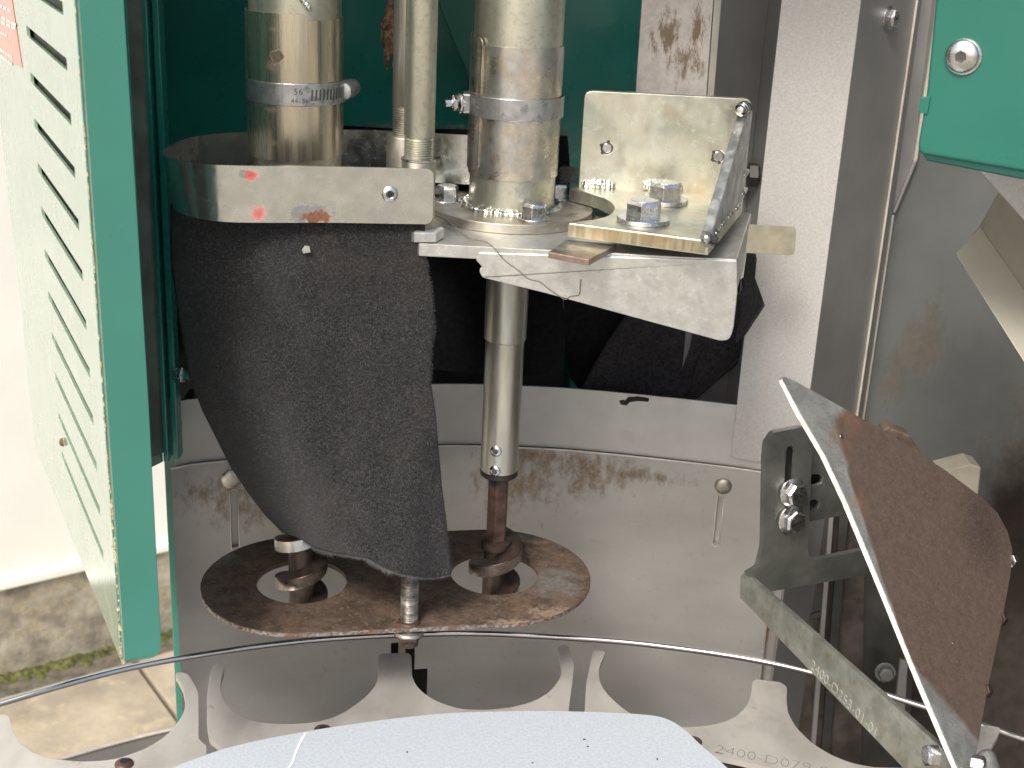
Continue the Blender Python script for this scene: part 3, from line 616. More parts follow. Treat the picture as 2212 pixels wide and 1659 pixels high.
# ================================================================ pipes
def zf(x,y,Y): return UY(x,y,Y).z
def pipe(P,r,z0,m,name,label):
    t=thing(name,label,'pipe',(P.x,P.y,z0)); obj('pipe_body',lathe(V((P.x,P.y,0)),[(r-.003,z0),(r,z0),(r,1.72),(r-.003,1.72)],72,cap=False),m,t,smooth=True); return t
def sheet_wrap(P,r,a0,a1,z0,z1,rc,th,flip=False,n=40):
    """curved sheet a0..a1 (deg from -Y, + toward +X), end a1 has rounded corners"""
    xs=[a0+(a1-a0)*i/n for i in range(n)]; da=math.degrees(rc/r)
    xs=[x for x in xs if abs(x-a1)>da]+[a1-math.copysign(da,a1-a0)*(1-math.sin(t*math.pi/16)) for t in range(9)]
    top=[];bot=[]
    for x in xs:
        d=da-min(abs(a1-x),da); c=rc-math.sqrt(max(rc*rc-(d/da*rc)**2,0))
        f=V((math.sin(R(x)),-math.cos(R(x)),0))*r+P
        top.append(V((f.x,f.y,z1-c))); bot.append(V((f.x,f.y,z0+c)))
    vs=[]
    for i,x in enumerate(xs):
        o=V((math.sin(R(x)),-math.cos(R(x)),0))*th; vs+=[top[i],bot[i],bot[i]+o,top[i]+o]
    fs=[]
    for i in range(len(xs)-1):
        for k in range(4): a_=i*4+k;b_=i*4+(k+1)%4; fs.append((a_,b_,b_+4,a_+4))
    fs.append((0,1,2,3)); fs.append(tuple((len(xs)-1)*4+k for k in (3,2,1,0)))
    return vs,fs
def weldline(a,b,rad,seed=2,n=40):
    pts=[];rs=[]
    for i in range(n+1):
        t=i/n; pts.append(a.lerp(b,t)+V((0,0,NZ.noise(V((t*9,seed,0)))*.0006))); rs.append(rad*(1+.35*NZ.noise(V((t*14,seed,3)))+.12*math.sin(i*2.1))*min(1,4*t+.4,4*(1-t)+.4))
    return tube(pts,rs,9)
r1=.0249
pA=pipe(P1,r1,1.285,zinc_y,'left_pipe'.replace('left_','steel_'),'thick zinc pipe rising from inside the riveted band, clamp stamped 56')
yf=P1.y-r1
z_t=zf(640,40,yf); z_b=zf(640,347,yf)
sl=obj('sleeve',lathe(V((P1.x,P1.y,0)),[(r1+.0002,z_b),(r1+.0010,z_b),(r1+.0010,z_t-.001),(r1+.0002,z_t-.001)],72,cap=False),sleeve_m,pA,smooth=True)
obj('overlap_sheet',sheet_wrap(P1,r1+.0011,-120,23,z_b-.0005,z_t+.0022,.0035,.0010),sleeve_m,pA,smooth=True)
zc1=zf(640,205,yf)
def clampring(P,r,z,h,m,parent,tilt=0.,n=80):
    vs=[];fs=[]
    for i in range(n):
        a_=2*math.pi*i/n; o=V((math.cos(a_),math.sin(a_),0)); dz=math.cos(a_)*tilt
        for rr_,hh in ((r,-h/2),(r+.0007,-h/2),(r+.0007,h/2),(r,h/2)): vs.append(P+o*rr_+V((0,0,z+hh+dz)))
    for i in range(n):
        for k in range(4): a_=i*4+k;b_=i*4+(k+1)%4;c_=((i+1)%n)*4; fs.append((a_,b_,c_+(k+1)%4,c_+k))
    return obj('hose_clamp',(vs,fs),m,parent,bevel=.0003)
obj('weld_mark',weldline(UY(645,-12,P1.y-r1-.0003),UY(672,24,P1.y-r1*.96),.0016,4,16),weldm,pA,smooth='all')
RC=r1+.0018
cl=clampring(P1,RC,zc1,.0118,clampm,pA)
def onc(P,r,deg,z): return P+V((math.sin(R(deg)),-math.cos(R(deg)),0))*r+V((0,0,z))
for k in range(11):
    d=27+k*4.9; c=onc(P1,RC+.00075,d,zc1); tx=V((math.cos(R(d)),math.sin(R(d)),0)); nn=V((math.sin(R(d)),-math.cos(R(d)),0))
    w_=.00055; h_=.0029; sk_=.0005
    obj('thread_notch',prism([c-tx*w_+V((0,0,-h_)),c+tx*w_+V((0,0,-h_)),c+tx*(w_+sk_)+V((0,0,h_)),c+tx*(-w_+sk_)+V((0,0,h_))],nn*.00006),sockm,cl)
def ctext(s,P,r,d0,z,size,par):
    adv=size*.56
    for i,ch_ in enumerate(s):
        d=d0+math.degrees(i*adv/r); c=onc(P,r+.0001,d,z); tx=V((math.cos(R(d)),math.sin(R(d)),0)); text(ch_,size,c,tx,(0,0,1),sockm,par)
ctext('56',P1,RC+.0007,7,zc1+.0004,.0046,cl); ctext('44-56',P1,RC+.0007,4,zc1-.0040,.0034,cl)
hc=onc(P1,RC+.0012,88,zc1)
obj('screw_housing',lathe(hc+V((0,.006,0)),[(.001,-.010),(.0046,-.0095),(.0052,-.004),(.0052,.004),(.0046,.0095),(.001,.010)],20,(.15,1,0)),clampm,cl,smooth=True)
# pipe 2
r2=.0249
pB_=pipe(P2,r2,1.27,zinc_y,'steel_pipe','thick zinc pipe welded to the round bolted flange')
yf=P2.y-r2; z_t=zf(1120,104,yf); z_b=zf(1105,391,yf)
obj('sleeve',lathe(V((P2.x,P2.y,0)),[(r2+.0002,z_b),(r2+.0010,z_b),(r2+.0010,z_t),(r2+.0002,z_t)],72,cap=False),sleeve2_m,pB_,smooth=True)
obj('overlap_sheet',sheet_wrap(P2,r2+.0011,-190,-47,z_b+.003,z_t+.0042,.0045,.0007,n=40),sleeve2_m,pB_,smooth=True)
zc2=zf(1110,238,yf)
cl2=clampring(P2,RC,zc2,.0118,clampm,pB_,tilt=.0)
hp=onc(P2,RC+.003,-78,zc2)
obj('screw_housing',prism([hp+V((-.001,-.003,-.0055)),hp+V((-.001,.008,-.0055)),hp+V((-.001,.008,.0055)),hp+V((-.001,-.003,.0055))],(.006,0,0)),clampm,cl2,bevel=.0012)
ax_=V((-1,-.35,0)).normalized()
obj('worm_screw',lathe(hp+V((.002,0,0)),[(.0028,0),(.0028,.004)],20,ax_),boltm,cl2,smooth=True)
obj('screw_head',hexhead(hp+ax_*.002,ax_,.0078,.0052,.2,flange=.0058),boltm,cl2,bevel=.0003)
obj('screw_tip',lathe(hp+ax_*.0072,[(.0022,0),(.0022,.0035),(.0016,.004)],8,ax_),boltm,cl2)
text('56',.0046,onc(P2,RC+.0009,-56,zc2-.002),V((math.cos(R(-56)),math.sin(R(-56)),0)),(0,0,1),clampm,cl2)
# flange under pipe 2
ZD=1.2755
fl=thing('bolted_flange','round zinc flange disc welded around the foot of the right pipe','flange',(P2.x,P2.y,ZD-.0055))
obj('flange_disc',lathe(V((P2.x,P2.y,ZD-.0055)),[(.0262,0),(.0475,0),(.0475,.0055),(.0262,.0055)],96,cap=False),zdull,fl,smooth=True,bevel=.0004)
def weldring(P,r,z,rad,n=180,seed=1,amp=.0010,a0=0,a1=360):
    vs=[];fs=[];m_=10
    for i in range(n+1):
        t=R(a0+(a1-a0)*i/n); o=V((math.cos(t),math.sin(t),0)); k=NZ.noise(V((math.cos(t)*9,math.sin(t)*9,seed)))*amp+NZ.noise(V((math.cos(t)*30,math.sin(t)*30,seed)))*amp*.7
        rip=.0003*math.sin(i*1.9)
        for j in range(m_):
            q=math.pi*2*j/m_; rr_=rad+k+rip; vs.append(P+o*(r+math.cos(q)*rr_*1.15)+V((0,0,z+math.sin(q)*rr_*.8)))
    for i in range(n):
        for j in range(m_): a_=i*m_+j;b_=i*m_+(j+1)%m_; fs.append((a_,b_,b_+m_,a_+m_))
    return vs,fs
obj('weld_bead',weldring(P2,.0265,ZD+.0008,.0027),weldm,fl,smooth='all')
for (x,y) in ((965,432),(1153,472),(1203,427)):
    bolt(fl,UZ(x,y,ZD),(0,0,1),.0126,.0078,boltm,ph=.35,washer=.0098,wt=.0008)
# ================================================================ shaft 2 + augers
def auger(P,zb_,z_top,r_core,Rf,phase,turns,parent):
    pitch=.0262; th=.0088; n=int(turns*48); vs=[];fs=[];rv=[];rf=[]
    for i in range(n+1):
        t=phase+i/48*2*math.pi; z=zb_+pitch*(i/48); o=V((math.cos(t),math.sin(t),0)); e=1.
        for rr_,zz in ((r_core*.8,z+.003),(Rf,z+.0),(Rf,z+th-.0015),(r_core*.8,z+th+.0008)): vs.append(P+o*rr_*e+V((0,0,zz)))
    for i in range(n):
        for k in range(4): a_=i*4+k;b_=i*4+(k+1)%4; fs.append((a_,b_,b_+4,a_+4))
    fs.append((0,1,2,3)); fs.append(tuple(n*4+k for k in (3,2,1,0)))
    f=obj('flight',(vs,fs),augerm,parent,smooth=True,bevel=.0005)
    rv=[];
    for i in range(n+1):
        t=phase+i/48*2*math.pi; z=zb_+pitch*(i/48); o=V((math.cos(t),math.sin(t),0))
        for rr_,zz in ((Rf-.0008,z-.0004),(Rf+.00035,z-.0004),(Rf+.00035,z+th-.0018),(Rf-.0008,z+th-.0018)): rv.append(P+o*rr_+V((0,0,zz)))
    obj('flight_rim',(rv,fs),augrim,f,smooth=True)
def hexrod(P,r,z0,z1): return prism([V((p.x,p.y,z0)) for p in circ(P,r,(0,0,1),6,.4)],(0,0,z1-z0))
sh=thing('auger_shaft','long steel auger shaft below the flange ending in the right plate hole','auger',(P2.x,P2.y,Z_PL-.03))
yy=P2.y-.0118
zz1=zf(1090,745,yy); zz2=zf(1072,1030,yy); zz3=zf(1075,1045,yy)
obj('upper_tube',lathe(V((P2.x,P2.y,0)),[(.0124,zz1),(.0128,zz1+.0008),(.0128,1.29)],48),zinc_tube,sh,smooth=True,bevel=.0003)
obj('lower_tube',lathe(V((P2.x,P2.y,0)),[(.0112,zz2),(.0118,zz2+.0006),(.0118,zz1-.0002)],48),zinc_tube,sh,smooth=True)
obj('black_ring',lathe(V((P2.x,P2.y,0)),[(.0108,zz2-.0038),(.0118,zz2-.0030),(.0118,zz2-.0001)],48),mat('black_bush',(.03,.022,.02),.45,.2),sh,smooth=True)
for y in (975,1018):
    p=UY(1071 if y==975 else 1069,y,yy+.0002); n_=V((p.x-P2.x,p.y-P2.y,0)).normalized(); button(sh,p-n_*.0004,n_,.0036,.0016,boltm,sockm,name='set_screw',sock=.5)
zflt=zf(1070,1180,P2.y-.008)
obj('hex_shaft',hexrod(P2,.0069,zflt-.004,zz2-.003),rusts,sh,bevel=.0006)
obj('core',lathe(V((P2.x,P2.y,0)),[(.0075,1.008),(.0075,zflt-.004),(.0098,zflt-.004),(.0098,zflt+.0005),(.0072,zflt+.002)],40),augerm,sh,smooth=True)
auger(P2,zflt-.0440,0,.0075,.0166,R(250),1.5,sh)
sh1=thing('auger_shaft','dark steel auger hanging under the felt curtain in the left plate hole','auger',(P1.x,P1.y,Z_PL-.03))
obj('core',lathe(V((P1.x,P1.y,0)),[(.0078,1.008),(.0078,1.075),(.0066,1.077),(.0066,1.285)],40),augerm,sh1,smooth=True)
auger(P1,1.0085,0,.0075,.0162,R(235),2.7,sh1)
# ================================================================ rods
def thread(c,r,z0,z1,p=.00125,n=28):
    prof=[];k=int((z1-z0)/p)
    for i in range(k): prof+=[(r,z0+i*p),(r-.00075,z0+(i+.5)*p)]
    prof.append((r,z1)); return lathe(V((c.x,c.y,0)),prof,n)
rd=thing('threaded_rod','bright zinc front rod with threaded end seated in a round boss','rod',(ROD.x,ROD.y,1.30))
zth1=zf(902,298,ROD.y-.008); zth0=zf(902,347,ROD.y-.008)
obj('rod_body',lathe(V((ROD.x,ROD.y,0)),[(.0078,zth1),(.0081,zth1+.0006),(.0081,1.72)],48),zinc_y,rd,smooth=True)
obj('thread',thread(ROD,.0080,zth0,zth1),zinc_y,rd,smooth=True,ang=20)
obj('boss',lathe(V((ROD.x,ROD.y,0)),[(.0078,1.3125),(.0086,1.3125),(.0090,1.3118),(.0090,1.276),(.004,1.276)],48,cap=False),zdull,rd,smooth=True)
obj('boss_washer',lathe(V((ROD.x,ROD.y,0)),[(.0078,1.3126),(.0094,1.3126),(.0094,1.3134),(.0078,1.3134)],48),boltm,rd,smooth=True)
obj('foot_nut',hexhead(V((ROD.x+.003,ROD.y,1.2705)),ZR,.020,.006,.2),tray_m,rd,bevel=.0004)
zr0=1.0285
obj('lower_thread',thread(ROD,.0054,zr0,1.10,.0013),rodend,rd,smooth=True,ang=20)
obj('lower_stud',lathe(V((ROD.x,ROD.y,0)),[(.0050,1.10),(.0050,1.276)],24),zinc_tube,rd,smooth=True)
ZN=Z_PL-.0035
obj('nut',hexhead(V((ROD.x,ROD.y,ZN-.006)),ZR,.0155,.0045,.1),rusts,rd,bevel=.0008)
obj('washer',lathe(V((ROD.x,ROD.y,ZN-.0035)),[(.004,0),(.0092,0),(.0095,.0012),(.0088,.0024),(.004,.0024)],40),rodend,rd,smooth=True)
obj('washer',lathe(V((ROD.x,ROD.y,Z_PL+.0002)),[(.004,0),(.0068,0),(.0062,.0012),(.004,.0014)],40),rusts,rd,smooth=True)
obj('stud_end',lathe(V((ROD.x,ROD.y,ZN-.013)),[(.0035,0),(.0058,.0015),(.0062,.008)],20),rusts,rd,smooth=True)
rb=thing('threaded_rod','darker zinc rod standing behind the front threaded rod','rod',(ROD2.x,ROD2.y,1.30))
zq1=zf(860,233,ROD2.y-.008); zq0=zf(860,296,ROD2.y-.008)
obj('rod_body',lathe(V((ROD2.x,ROD2.y,0)),[(.0078,zq1),(.0081,zq1+.0006),(.0081,1.72)],48),zinc_tube,rb,smooth=True)
obj('thread',thread(ROD2,.0080,zq0,zq1),zdull,rb,smooth=True,ang=20)
obj('boss',lathe(V((ROD2.x,ROD2.y,0)),[(.008,zq0),(.0108,zq0),(.0112,zq0-.001),(.0112,zq0-.035)],48),zdull,rb,smooth=True)
# rag strand hanging by rear rod
rg=[]
rr=random.Random(5)
for i in range(26):
    p=UY(842+rr.uniform(-5,4),2+rr.uniform(-5,60),.80); pts=[p]
    for k in range(6): p=p+V((rr.uniform(-.0018,.0018),0,-rr.uniform(.002,.0055))); pts.append(p)
    rg.append(tube(spline(pts,3),[.0005+.0004*math.sin(j/18*math.pi) for j in range(19)],5))
tag(obj('rope_scrap',join(*rg),mat('brown_fibre',(.13,.075,.05),.95,var=.3,vs=300),smooth='all'),'frayed brown rope scrap hanging behind the rear rod','rope')
# ================================================================ ring band
ZBT=1.3105
ft=[(921.5,362),(720.6,358.8),(595.6,357.8),(501.8,356.2),(439.4,353.1),(376.8,343.8),(357,331)]
bkp=[(364.4,318.8),(392.5,303.1),(439.4,292.2),(536.2,285),(736.2,280.3),(845.6,282.8),(937,288),(1015,292),(1190,300)]
top=[UZ(*p,ZBT) for p in ft+bkp]
top[0]=UZ(937,363.5,ZBT)
bot=[]
for i,p in enumerate(top):
    k={6:(.0038,.004),5:(.0045,.006),7:(.006,.0),8:(.004,-.002),4:(.001,.004)}.get(i,(0,0)); bot.append(V((p.x+k[0],p.y+k[1]*.5,ZBT-.0295)))
ts=spline(top,8); bs=spline(bot,8)
bnd=thing('ring_band','u-shaped galvanised steel band with a rivet, rust patch and painted red reflections','band',(-.12,.74,ZBT-.03))
# round the free ends
def round_ends(ts,bs,rc=.004,k=6):
    T=list(ts);B=list(bs)
    for end in (0,-1):
        a_=T[0] if end==0 else T[-1]; nb=T[1] if end==0 else T[-2]; d=(nb-a_).normalized(); d.z=0
        nt_=[];nb_=[]
        for j in range(k):
            q=j/k*math.pi/2; x=rc*(1-math.cos(q)); c=rc*(1-math.sin(q))
            nt_.append(a_+d*x-V((0,0,c))); bb=(B[0] if end==0 else B[-1]); nb_.append(bb+d*x+V((0,0,c)))
        if end==0: T=nt_+[t for t in T[1:] if (t-a_).length>rc]; B=nb_+[b_ for t,b_ in zip(ts[1:],bs[1:]) if (t-a_).length>rc]
        else: 
            kk=[(t,b_) for t,b_ in zip(T,B) if (t-a_).length>rc]; T=[t for t,_ in kk]+nt_[::-1]; B=[b_ for _,b_ in kk]+nb_[::-1]
    return T,B
ts,bs=round_ends(ts,bs)
half=len(ts)*7//16
obj('band_strip',ribbon(ts,bs,.0014,-1),band_m,bnd,smooth=True,ang=60)
bi=[]
off=lambda row:[row[i]+(lambda t:V((t.y,-t.x,0)).normalized()*.0003)(row[min(i+1,len(row)-1)]-row[max(i-1,0)]) for i in range(len(row))]
riv=UY(842,418,.6925)
bdir=(ts[20]-ts[8]).normalized(); bn_=V((bdir.y,-bdir.x,0)); 
if bn_.dot(C-riv)<0: bn_=-bn_
riv=UP(842,418,ts[7],bn_)
rv_=obj('rivet',lathe(riv+bn_*.0013,[(.0042,0),(.0042,.0005),(.0034,.0012),(.0022,.0015),(.0016,.0010)],32,bn_),boltm,bnd,smooth=True)
obj('rivet_hole',lathe(riv+bn_*.0024,[(.0015,0),(.0015,.0003)],20,bn_),darkm,rv_)
# ================================================================ felt curtains
Lf=[(372,440),(372,560),(383,640),(398,740),(412,810),(440,885),(470,945),(500,1005),(540,1065),(575,1110),(612,1148)]
Rf_=[(917,462),(921,560),(934,640),(937,700),(932,770),(930,830),(940,900),(944,960),(952,1040),(964,1130),(974,1238)]
Bt=[(612,1148),(640,1160),(662,1182),(700,1192),(760,1198),(800,1205),(822,1225),(850,1238),(900,1244),(940,1245),(974,1238)]
def lerp2(P_,t):
    x=t*(len(P_)-1); i=min(int(x),len(P_)-2); f=x-i; return (P_[i][0]+(P_[i+1][0]-P_[i][0])*f,P_[i][1]+(P_[i+1][1]-P_[i][1])*f)
def felt_pt(u,v):
    l=lerp2(Lf,v); r_=lerp2(Rf_,v)
    x=l[0]+(r_[0]-l[0])*u; y=l[1]+(r_[1]-l[1])*u
    b_=lerp2(Bt,u); ex=b_[1]-(Lf[-1][1]+(Rf_[-1][1]-Lf[-1][1])*u); 
    y+=ex*v**6*1.0
    if v==0 or v<.04: y-=0
    Y0=.7165*(1-u)**6+ .684*(1-(1-u)**6)+.012*u
    Y=Y0+.004*math.sin(u*5+v*2.2)*v - .010*v*math.sin(u*3.1)+ .006*(1-v)*v*4*math.cos(u*7.0+v*3)*(u*(1-u)*4) + (.03*v)*(1-u)**3 + NZ.noise(V((u*6,v*7,1)))*.0035*min(1,v*4)
    Y+=.0045*math.exp(-((u-.25-.5*v)/.09)**2)*math.exp(-((v-.22)/.16)**2)
    return UY(x,y,Y)
fe_=thing('felt_curtain','dark grey felt curtain hanging in front from the u-shaped band','felt',(-.12,.69,1.28))
co_=obj('felt_sheet',grid(90,110,felt_pt),feltm,fe_,smooth='all')
sm=co_.modifiers.new('thick','SOLIDIFY'); sm.thickness=.0022; sm.offset=0
fv=[];ff=[]
def fibre(p,d,l,w_,up_):
    k=len(fv); s=d.cross(up_).normalized()*w_; q=p+d*l*.55+up_*l*.2; e=p+d*l+V((rr.uniform(-1,1),0,rr.uniform(-1,1)))*l*.3
    fv.extend([p-s,p+s,q+s*.8,q-s*.8,e]); ff.extend([(k,k+1,k+2,k+3),(k+3,k+2,k+4)])
rr=random.Random(21)
for i in range(26000):
    u,v=rr.random(),rr.random(); p=felt_pt(u,v)+V((0,-.0013,0)); a_=rr.uniform(0,6.28); d=V((math.cos(a_),-.25,math.sin(a_)-.2)).normalized()
    fibre(p,d,rr.uniform(.0008,.0024),rr.uniform(.00004,.00007),V((0,-1,0)))
obj('nap_fibres',(fv,ff),fibm,fe_,kind='stuff')
fv=[];ff=[]
for i in range(2600):
    k=rr.random()
    if k<.62: u=.12+.88*rr.random(); p=felt_pt(u,1.0); d=V((rr.uniform(-.5,.5),rr.uniform(-.3,.1),-1)).normalized(); l=rr.uniform(.001,.0038)*(1.3 if u<.3 or .5<u<.65 else .8)
    elif k<.85: v=rr.random(); p=felt_pt(1,v); d=V((1,rr.uniform(-.3,.3),rr.uniform(-.7,.5))).normalized(); l=rr.uniform(.0006,.0018)
    else: v=rr.random(); p=felt_pt(0,v); d=V((-1,rr.uniform(-.3,.3),rr.uniform(-.7,.5))).normalized(); l=rr.uniform(.0004,.0012)
    fibre(p,d,l,rr.uniform(.00005,.0001),V((0,-1,0)))
obj('frayed_edge',(fv,ff),fibm,fe_,kind='stuff')
p=felt_pt(.52,.085)+V((0,-.003,0))
obj('paint_flake',prism([p,p+V((.004,-.001,.001)),p+V((.0035,-.001,.0042)),p+V((.001,-.001,.0045)),p+V((-.0006,0,.002))],(0,-.0005,0)),tray_m,fe_)
# rear felt behind the tray
fb=thing('felt_curtain','rear felt with shade in its black colour, hanging behind the auger shaft from the back of the band','felt',(0,.81,1.28))
def fback(u,v):
    a_=V((-.150,.790,0)); b_=V((.026+.002*math.sin(v*9)+.006*v,.806,0)); p=a_.lerp(b_,u); p.y+=.007*math.sin(math.pi*min(1,u*1.15)); return V((p.x,p.y+.004*math.sin(u*11+v*3)+.012*v,ZBT+.0012-.158*v))
bo=obj('felt_sheet',grid(40,40,fback),feltb,fb,smooth='all')
fv=[];ff=[]
for i in range(700): fibre(fback(rr.uniform(.3,1),0)+V((0,.001,0)),V((rr.uniform(-.6,.6),0,1)).normalized(),rr.uniform(.001,.004),.00007,V((0,-1,0)))
for i in range(300):
    u=rr.uniform(.90,1.0); p=UY(1207+40*rr.random(),360+rr.uniform(0,36),.80); fibre(p,V((1,0,rr.uniform(-.3,.4))).normalized(),rr.uniform(.002,.006),.0001,V((0,-1,0)))
obj('frayed_edge',(fv,ff),fibm,fb,kind='stuff')
obj('torn_corner',prism([UY(1200,360,.803),UY(1222,355,.803),UY(1243,366,.803),UY(1236,380,.803),UY(1222,396,.803),UY(1195,398,.803)],(0,.002,0)),feltm,fb,bevel=.0005)
# folded felt at the right below the tray
fr=thing('felt_curtain','folded dark felt bunched below the right end of the tray','felt',(.09,.84,1.2))
def poly_felt(name,rows,Yf,m_,th=.002,nu=24,nv=24,par=fr):
    def f(u,v):
        a_=lerp2(rows[0],v); b_=lerp2(rows[1],v); x=a_[0]+(b_[0]-a_[0])*u; y=a_[1]+(b_[1]-a_[1])*u; return UY(x,y,Yf(u,v))
    o=obj(name,grid(nu,nv,f),m_,par,smooth='all'); s=o.modifiers.new('t','SOLIDIFY'); s.thickness=th; s.offset=0; return o
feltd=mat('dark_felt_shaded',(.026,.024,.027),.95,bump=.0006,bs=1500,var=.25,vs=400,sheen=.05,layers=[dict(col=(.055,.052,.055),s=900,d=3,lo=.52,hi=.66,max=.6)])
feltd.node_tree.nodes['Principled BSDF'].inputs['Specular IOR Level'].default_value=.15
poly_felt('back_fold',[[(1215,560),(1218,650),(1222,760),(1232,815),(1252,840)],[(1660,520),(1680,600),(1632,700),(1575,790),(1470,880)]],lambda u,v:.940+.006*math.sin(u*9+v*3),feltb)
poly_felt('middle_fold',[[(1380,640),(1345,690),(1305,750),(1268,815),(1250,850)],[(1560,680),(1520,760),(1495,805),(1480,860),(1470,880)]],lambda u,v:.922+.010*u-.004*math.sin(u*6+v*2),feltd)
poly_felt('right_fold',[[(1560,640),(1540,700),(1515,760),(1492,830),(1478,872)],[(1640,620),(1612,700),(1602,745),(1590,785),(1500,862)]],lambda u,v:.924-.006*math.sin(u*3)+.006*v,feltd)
poly_felt('edge_fold',[[(1600,500),(1605,560),(1605,620),(1598,690),(1590,740)],[(1618,500),(1632,560),(1628,600),(1650,658),(1612,716)]],lambda u,v:.842+.012*u+.004*math.sin(v*9),feltd)
fv=[];ff=[]
for i in range(500):
    v=rr.random(); q=lerp2([(1618,500),(1632,560),(1628,600),(1650,658),(1612,716),(1600,770),(1500,862)],v); fibre(UY(q[0]-2,q[1],.853 if q[1]<730 else .92),V((rr.uniform(0,1),0,rr.uniform(-1,.4))).normalized(),rr.uniform(.0008,.0025),.00006,V((0,-1,0)))
obj('frayed_edge',(fv,ff),fibm,fr,kind='stuff')
0 and cable(fr,'loose_strand',[UY(1224,640,.915),UY(1220,720,.912),UY(1226,780,.912),UY(1250,815,.910)],.0003,fibm)
0 and cable(fr,'loose_strand',[UY(1605,700,.85),UY(1590,760,.88),UY(1560,800,.91),UY(1530,812,.912)],.0003,fibm)
# ================================================================ tray
ZT=1.2699
tr_=thing('mounting_tray','galvanised tray plate with a tapering front flange carrying the flange and bracket','tray',(.03,.74,ZT))
zt_=.0068
tp=[UZ(900,522,ZT),UZ(930,524,ZT),UZ(1270,545,ZT),UZ(1592,561,ZT),UZ(1622,462,ZT),UZ(1600,440,ZT),UZ(1350,395,ZT),UZ(1150,400,ZT),UZ(930,430,ZT)]
tp=[UZ(905,526,ZT),UZ(1592,561,ZT),UZ(1623,461,ZT),V((.10,.830,ZT)),V((-.04,.822,ZT)),V((-.072,.74,ZT))]
obj('top_plate',prism(tp,(0,0,-zt_)),tray_m,tr_,bevel=.0006)
Yt=tp[1].y; fa=UZ(925,527,ZT); fnn=vn(tp[0],tp[1])
if fnn.dot(C-tp[0])<0: fnn=-fnn
tpx=lambda x,y:UP(x,y,tp[0],fnn)
fo=[tpx(1030,532),tpx(1030,563),tpx(1036,572),tpx(1040,577),tpx(1037,583),tpx(1040,595),tpx(1052,603),tpx(1300,667),tpx(1527,727),tpx(1560,738),tpx(1580,722),tpx(1593,563)]
fo=[tpx(1034,545)]+QM([])+[tpx(x,y) for x,y in QM([(450,590),(475,618),(487,632),(473,645),(471,662),(490,695),(870,788),(1880,1065)])]+[tpx(x,y) for x,y in QM([(1950,1068),(1975,1000),(1998,780)])]+[tpx(1592,562)]
obj('front_flange',prism(rnd([p+fnn*.0009 for p in fo],[0,.0006,.0006,.0006,.0006,.001,.003,0,.0,.008,.004,0,0]),-fnn*.0035),tray_m,tr_,bevel=.0005)
rfn=(tp[2]-tp[1]).normalized()
obj('side_flange',prism([tp[1]+V((-.0008,.002,-.0046)),tp[2]+V((-.0008,0,-.0046)),tp[2]+V((-.0008,0,-.032)),tp[1]+V((-.0008,.004,-.036))],(-.002,0,0)),tray_m,tr_,bevel=.0005)
0 and obj('left_lug',prism([V((-.047,.694,ZT-.0048)),V((-.036,.694,ZT-.0048)),V((-.036,.70,ZT-.0048)),V((-.047,.70,ZT-.0048))],(0,0,-.008)),tray_m,tr_,bevel=.0005)
tb=thing('zinc_tab','cream zinc flat tab with rounded end sticking out right of the tray','tab',(.15,.80,1.26))
a_=UY(1600,484,.80)
obj('tab_plate',prism(rnd([UY(1600,484,.82),UY(1720,490,.825),UY(1716,552,.825),UY(1598,546,.82)],[0,.0035,.0035,0]),(0,.0018,0)),mat('cream_zinc',(.74,.70,.55),.36,.9,bump=.00006,bs=200,var=.08,vs=60,spots=[(240,.06,(.12,.1,.07),.2)]),tb,bevel=.0003)
obj('tab_tail',prism([UY(1596,540,.80),UY(1614,540,.80),UY(1606,600,.80),UY(1598,604,.80),UY(1592,590,.80)],(0,.0018,0)),tray_m,tb,bevel=.0003)
# small plate lying on the tray, below the bracket
sp_=[UZ(x,y,ZT+.0035) for x,y in QM([(878,545),(985,470),(1285,500),(1120,590)])]
tag(obj('packing_plate',prism(sp_,(0,0,-.0033)),mat('coppery_plate',(.34,.325,.30),.42,.8,bump=.00006,bs=200,var=.15,vs=80,layers=[dict(col=(.42,.27,.20),s=160,lo=.45,hi=.75,max=.6,lin=[(sp_[0]+V((0,.002,0)),(0,-1,0),.002)],amp=.6)]),bevel=.0004),'small coppery packing plate wedged under the front corner of the welded bracket','plate')
# ================================================================ welded L bracket
ZB=1.2838
lb=thing('welded_bracket','heavy zinc angle bracket with gusset, weld beads and two washered bolts','bracket',(.07,.74,ZT))
arc=[UZ(x,y,ZB) for x,y in QM([(1005,165),(1080,185),(1180,215),(1250,250),(1272,285),(1240,325),(1150,352),(990,372)])]
A_=UZ(1228,481,ZB); B_=UZ(1533,520,ZB)
Bk=UZ(1606,432,ZB); Al=UZ(1236,400,ZB)
lp=[A_,B_,Bk,V((Bk.x-.002,.797,ZB)),UZ(1262,394,ZB)]+arc[:-1]
lp=[A_,B_,Bk,UZ(1600,424,ZB),UZ(1258,398,ZB)]+arc[:-1]
arc_in=spline(arc[:-1],3)
lp=[A_,B_,Bk,UZ(1602,420,ZB),UZ(1256,396,ZB)]+arc_in
obj('base_plate',prism(lp,(0,0,-.0078)),zplate,lb,bevel=.0006)
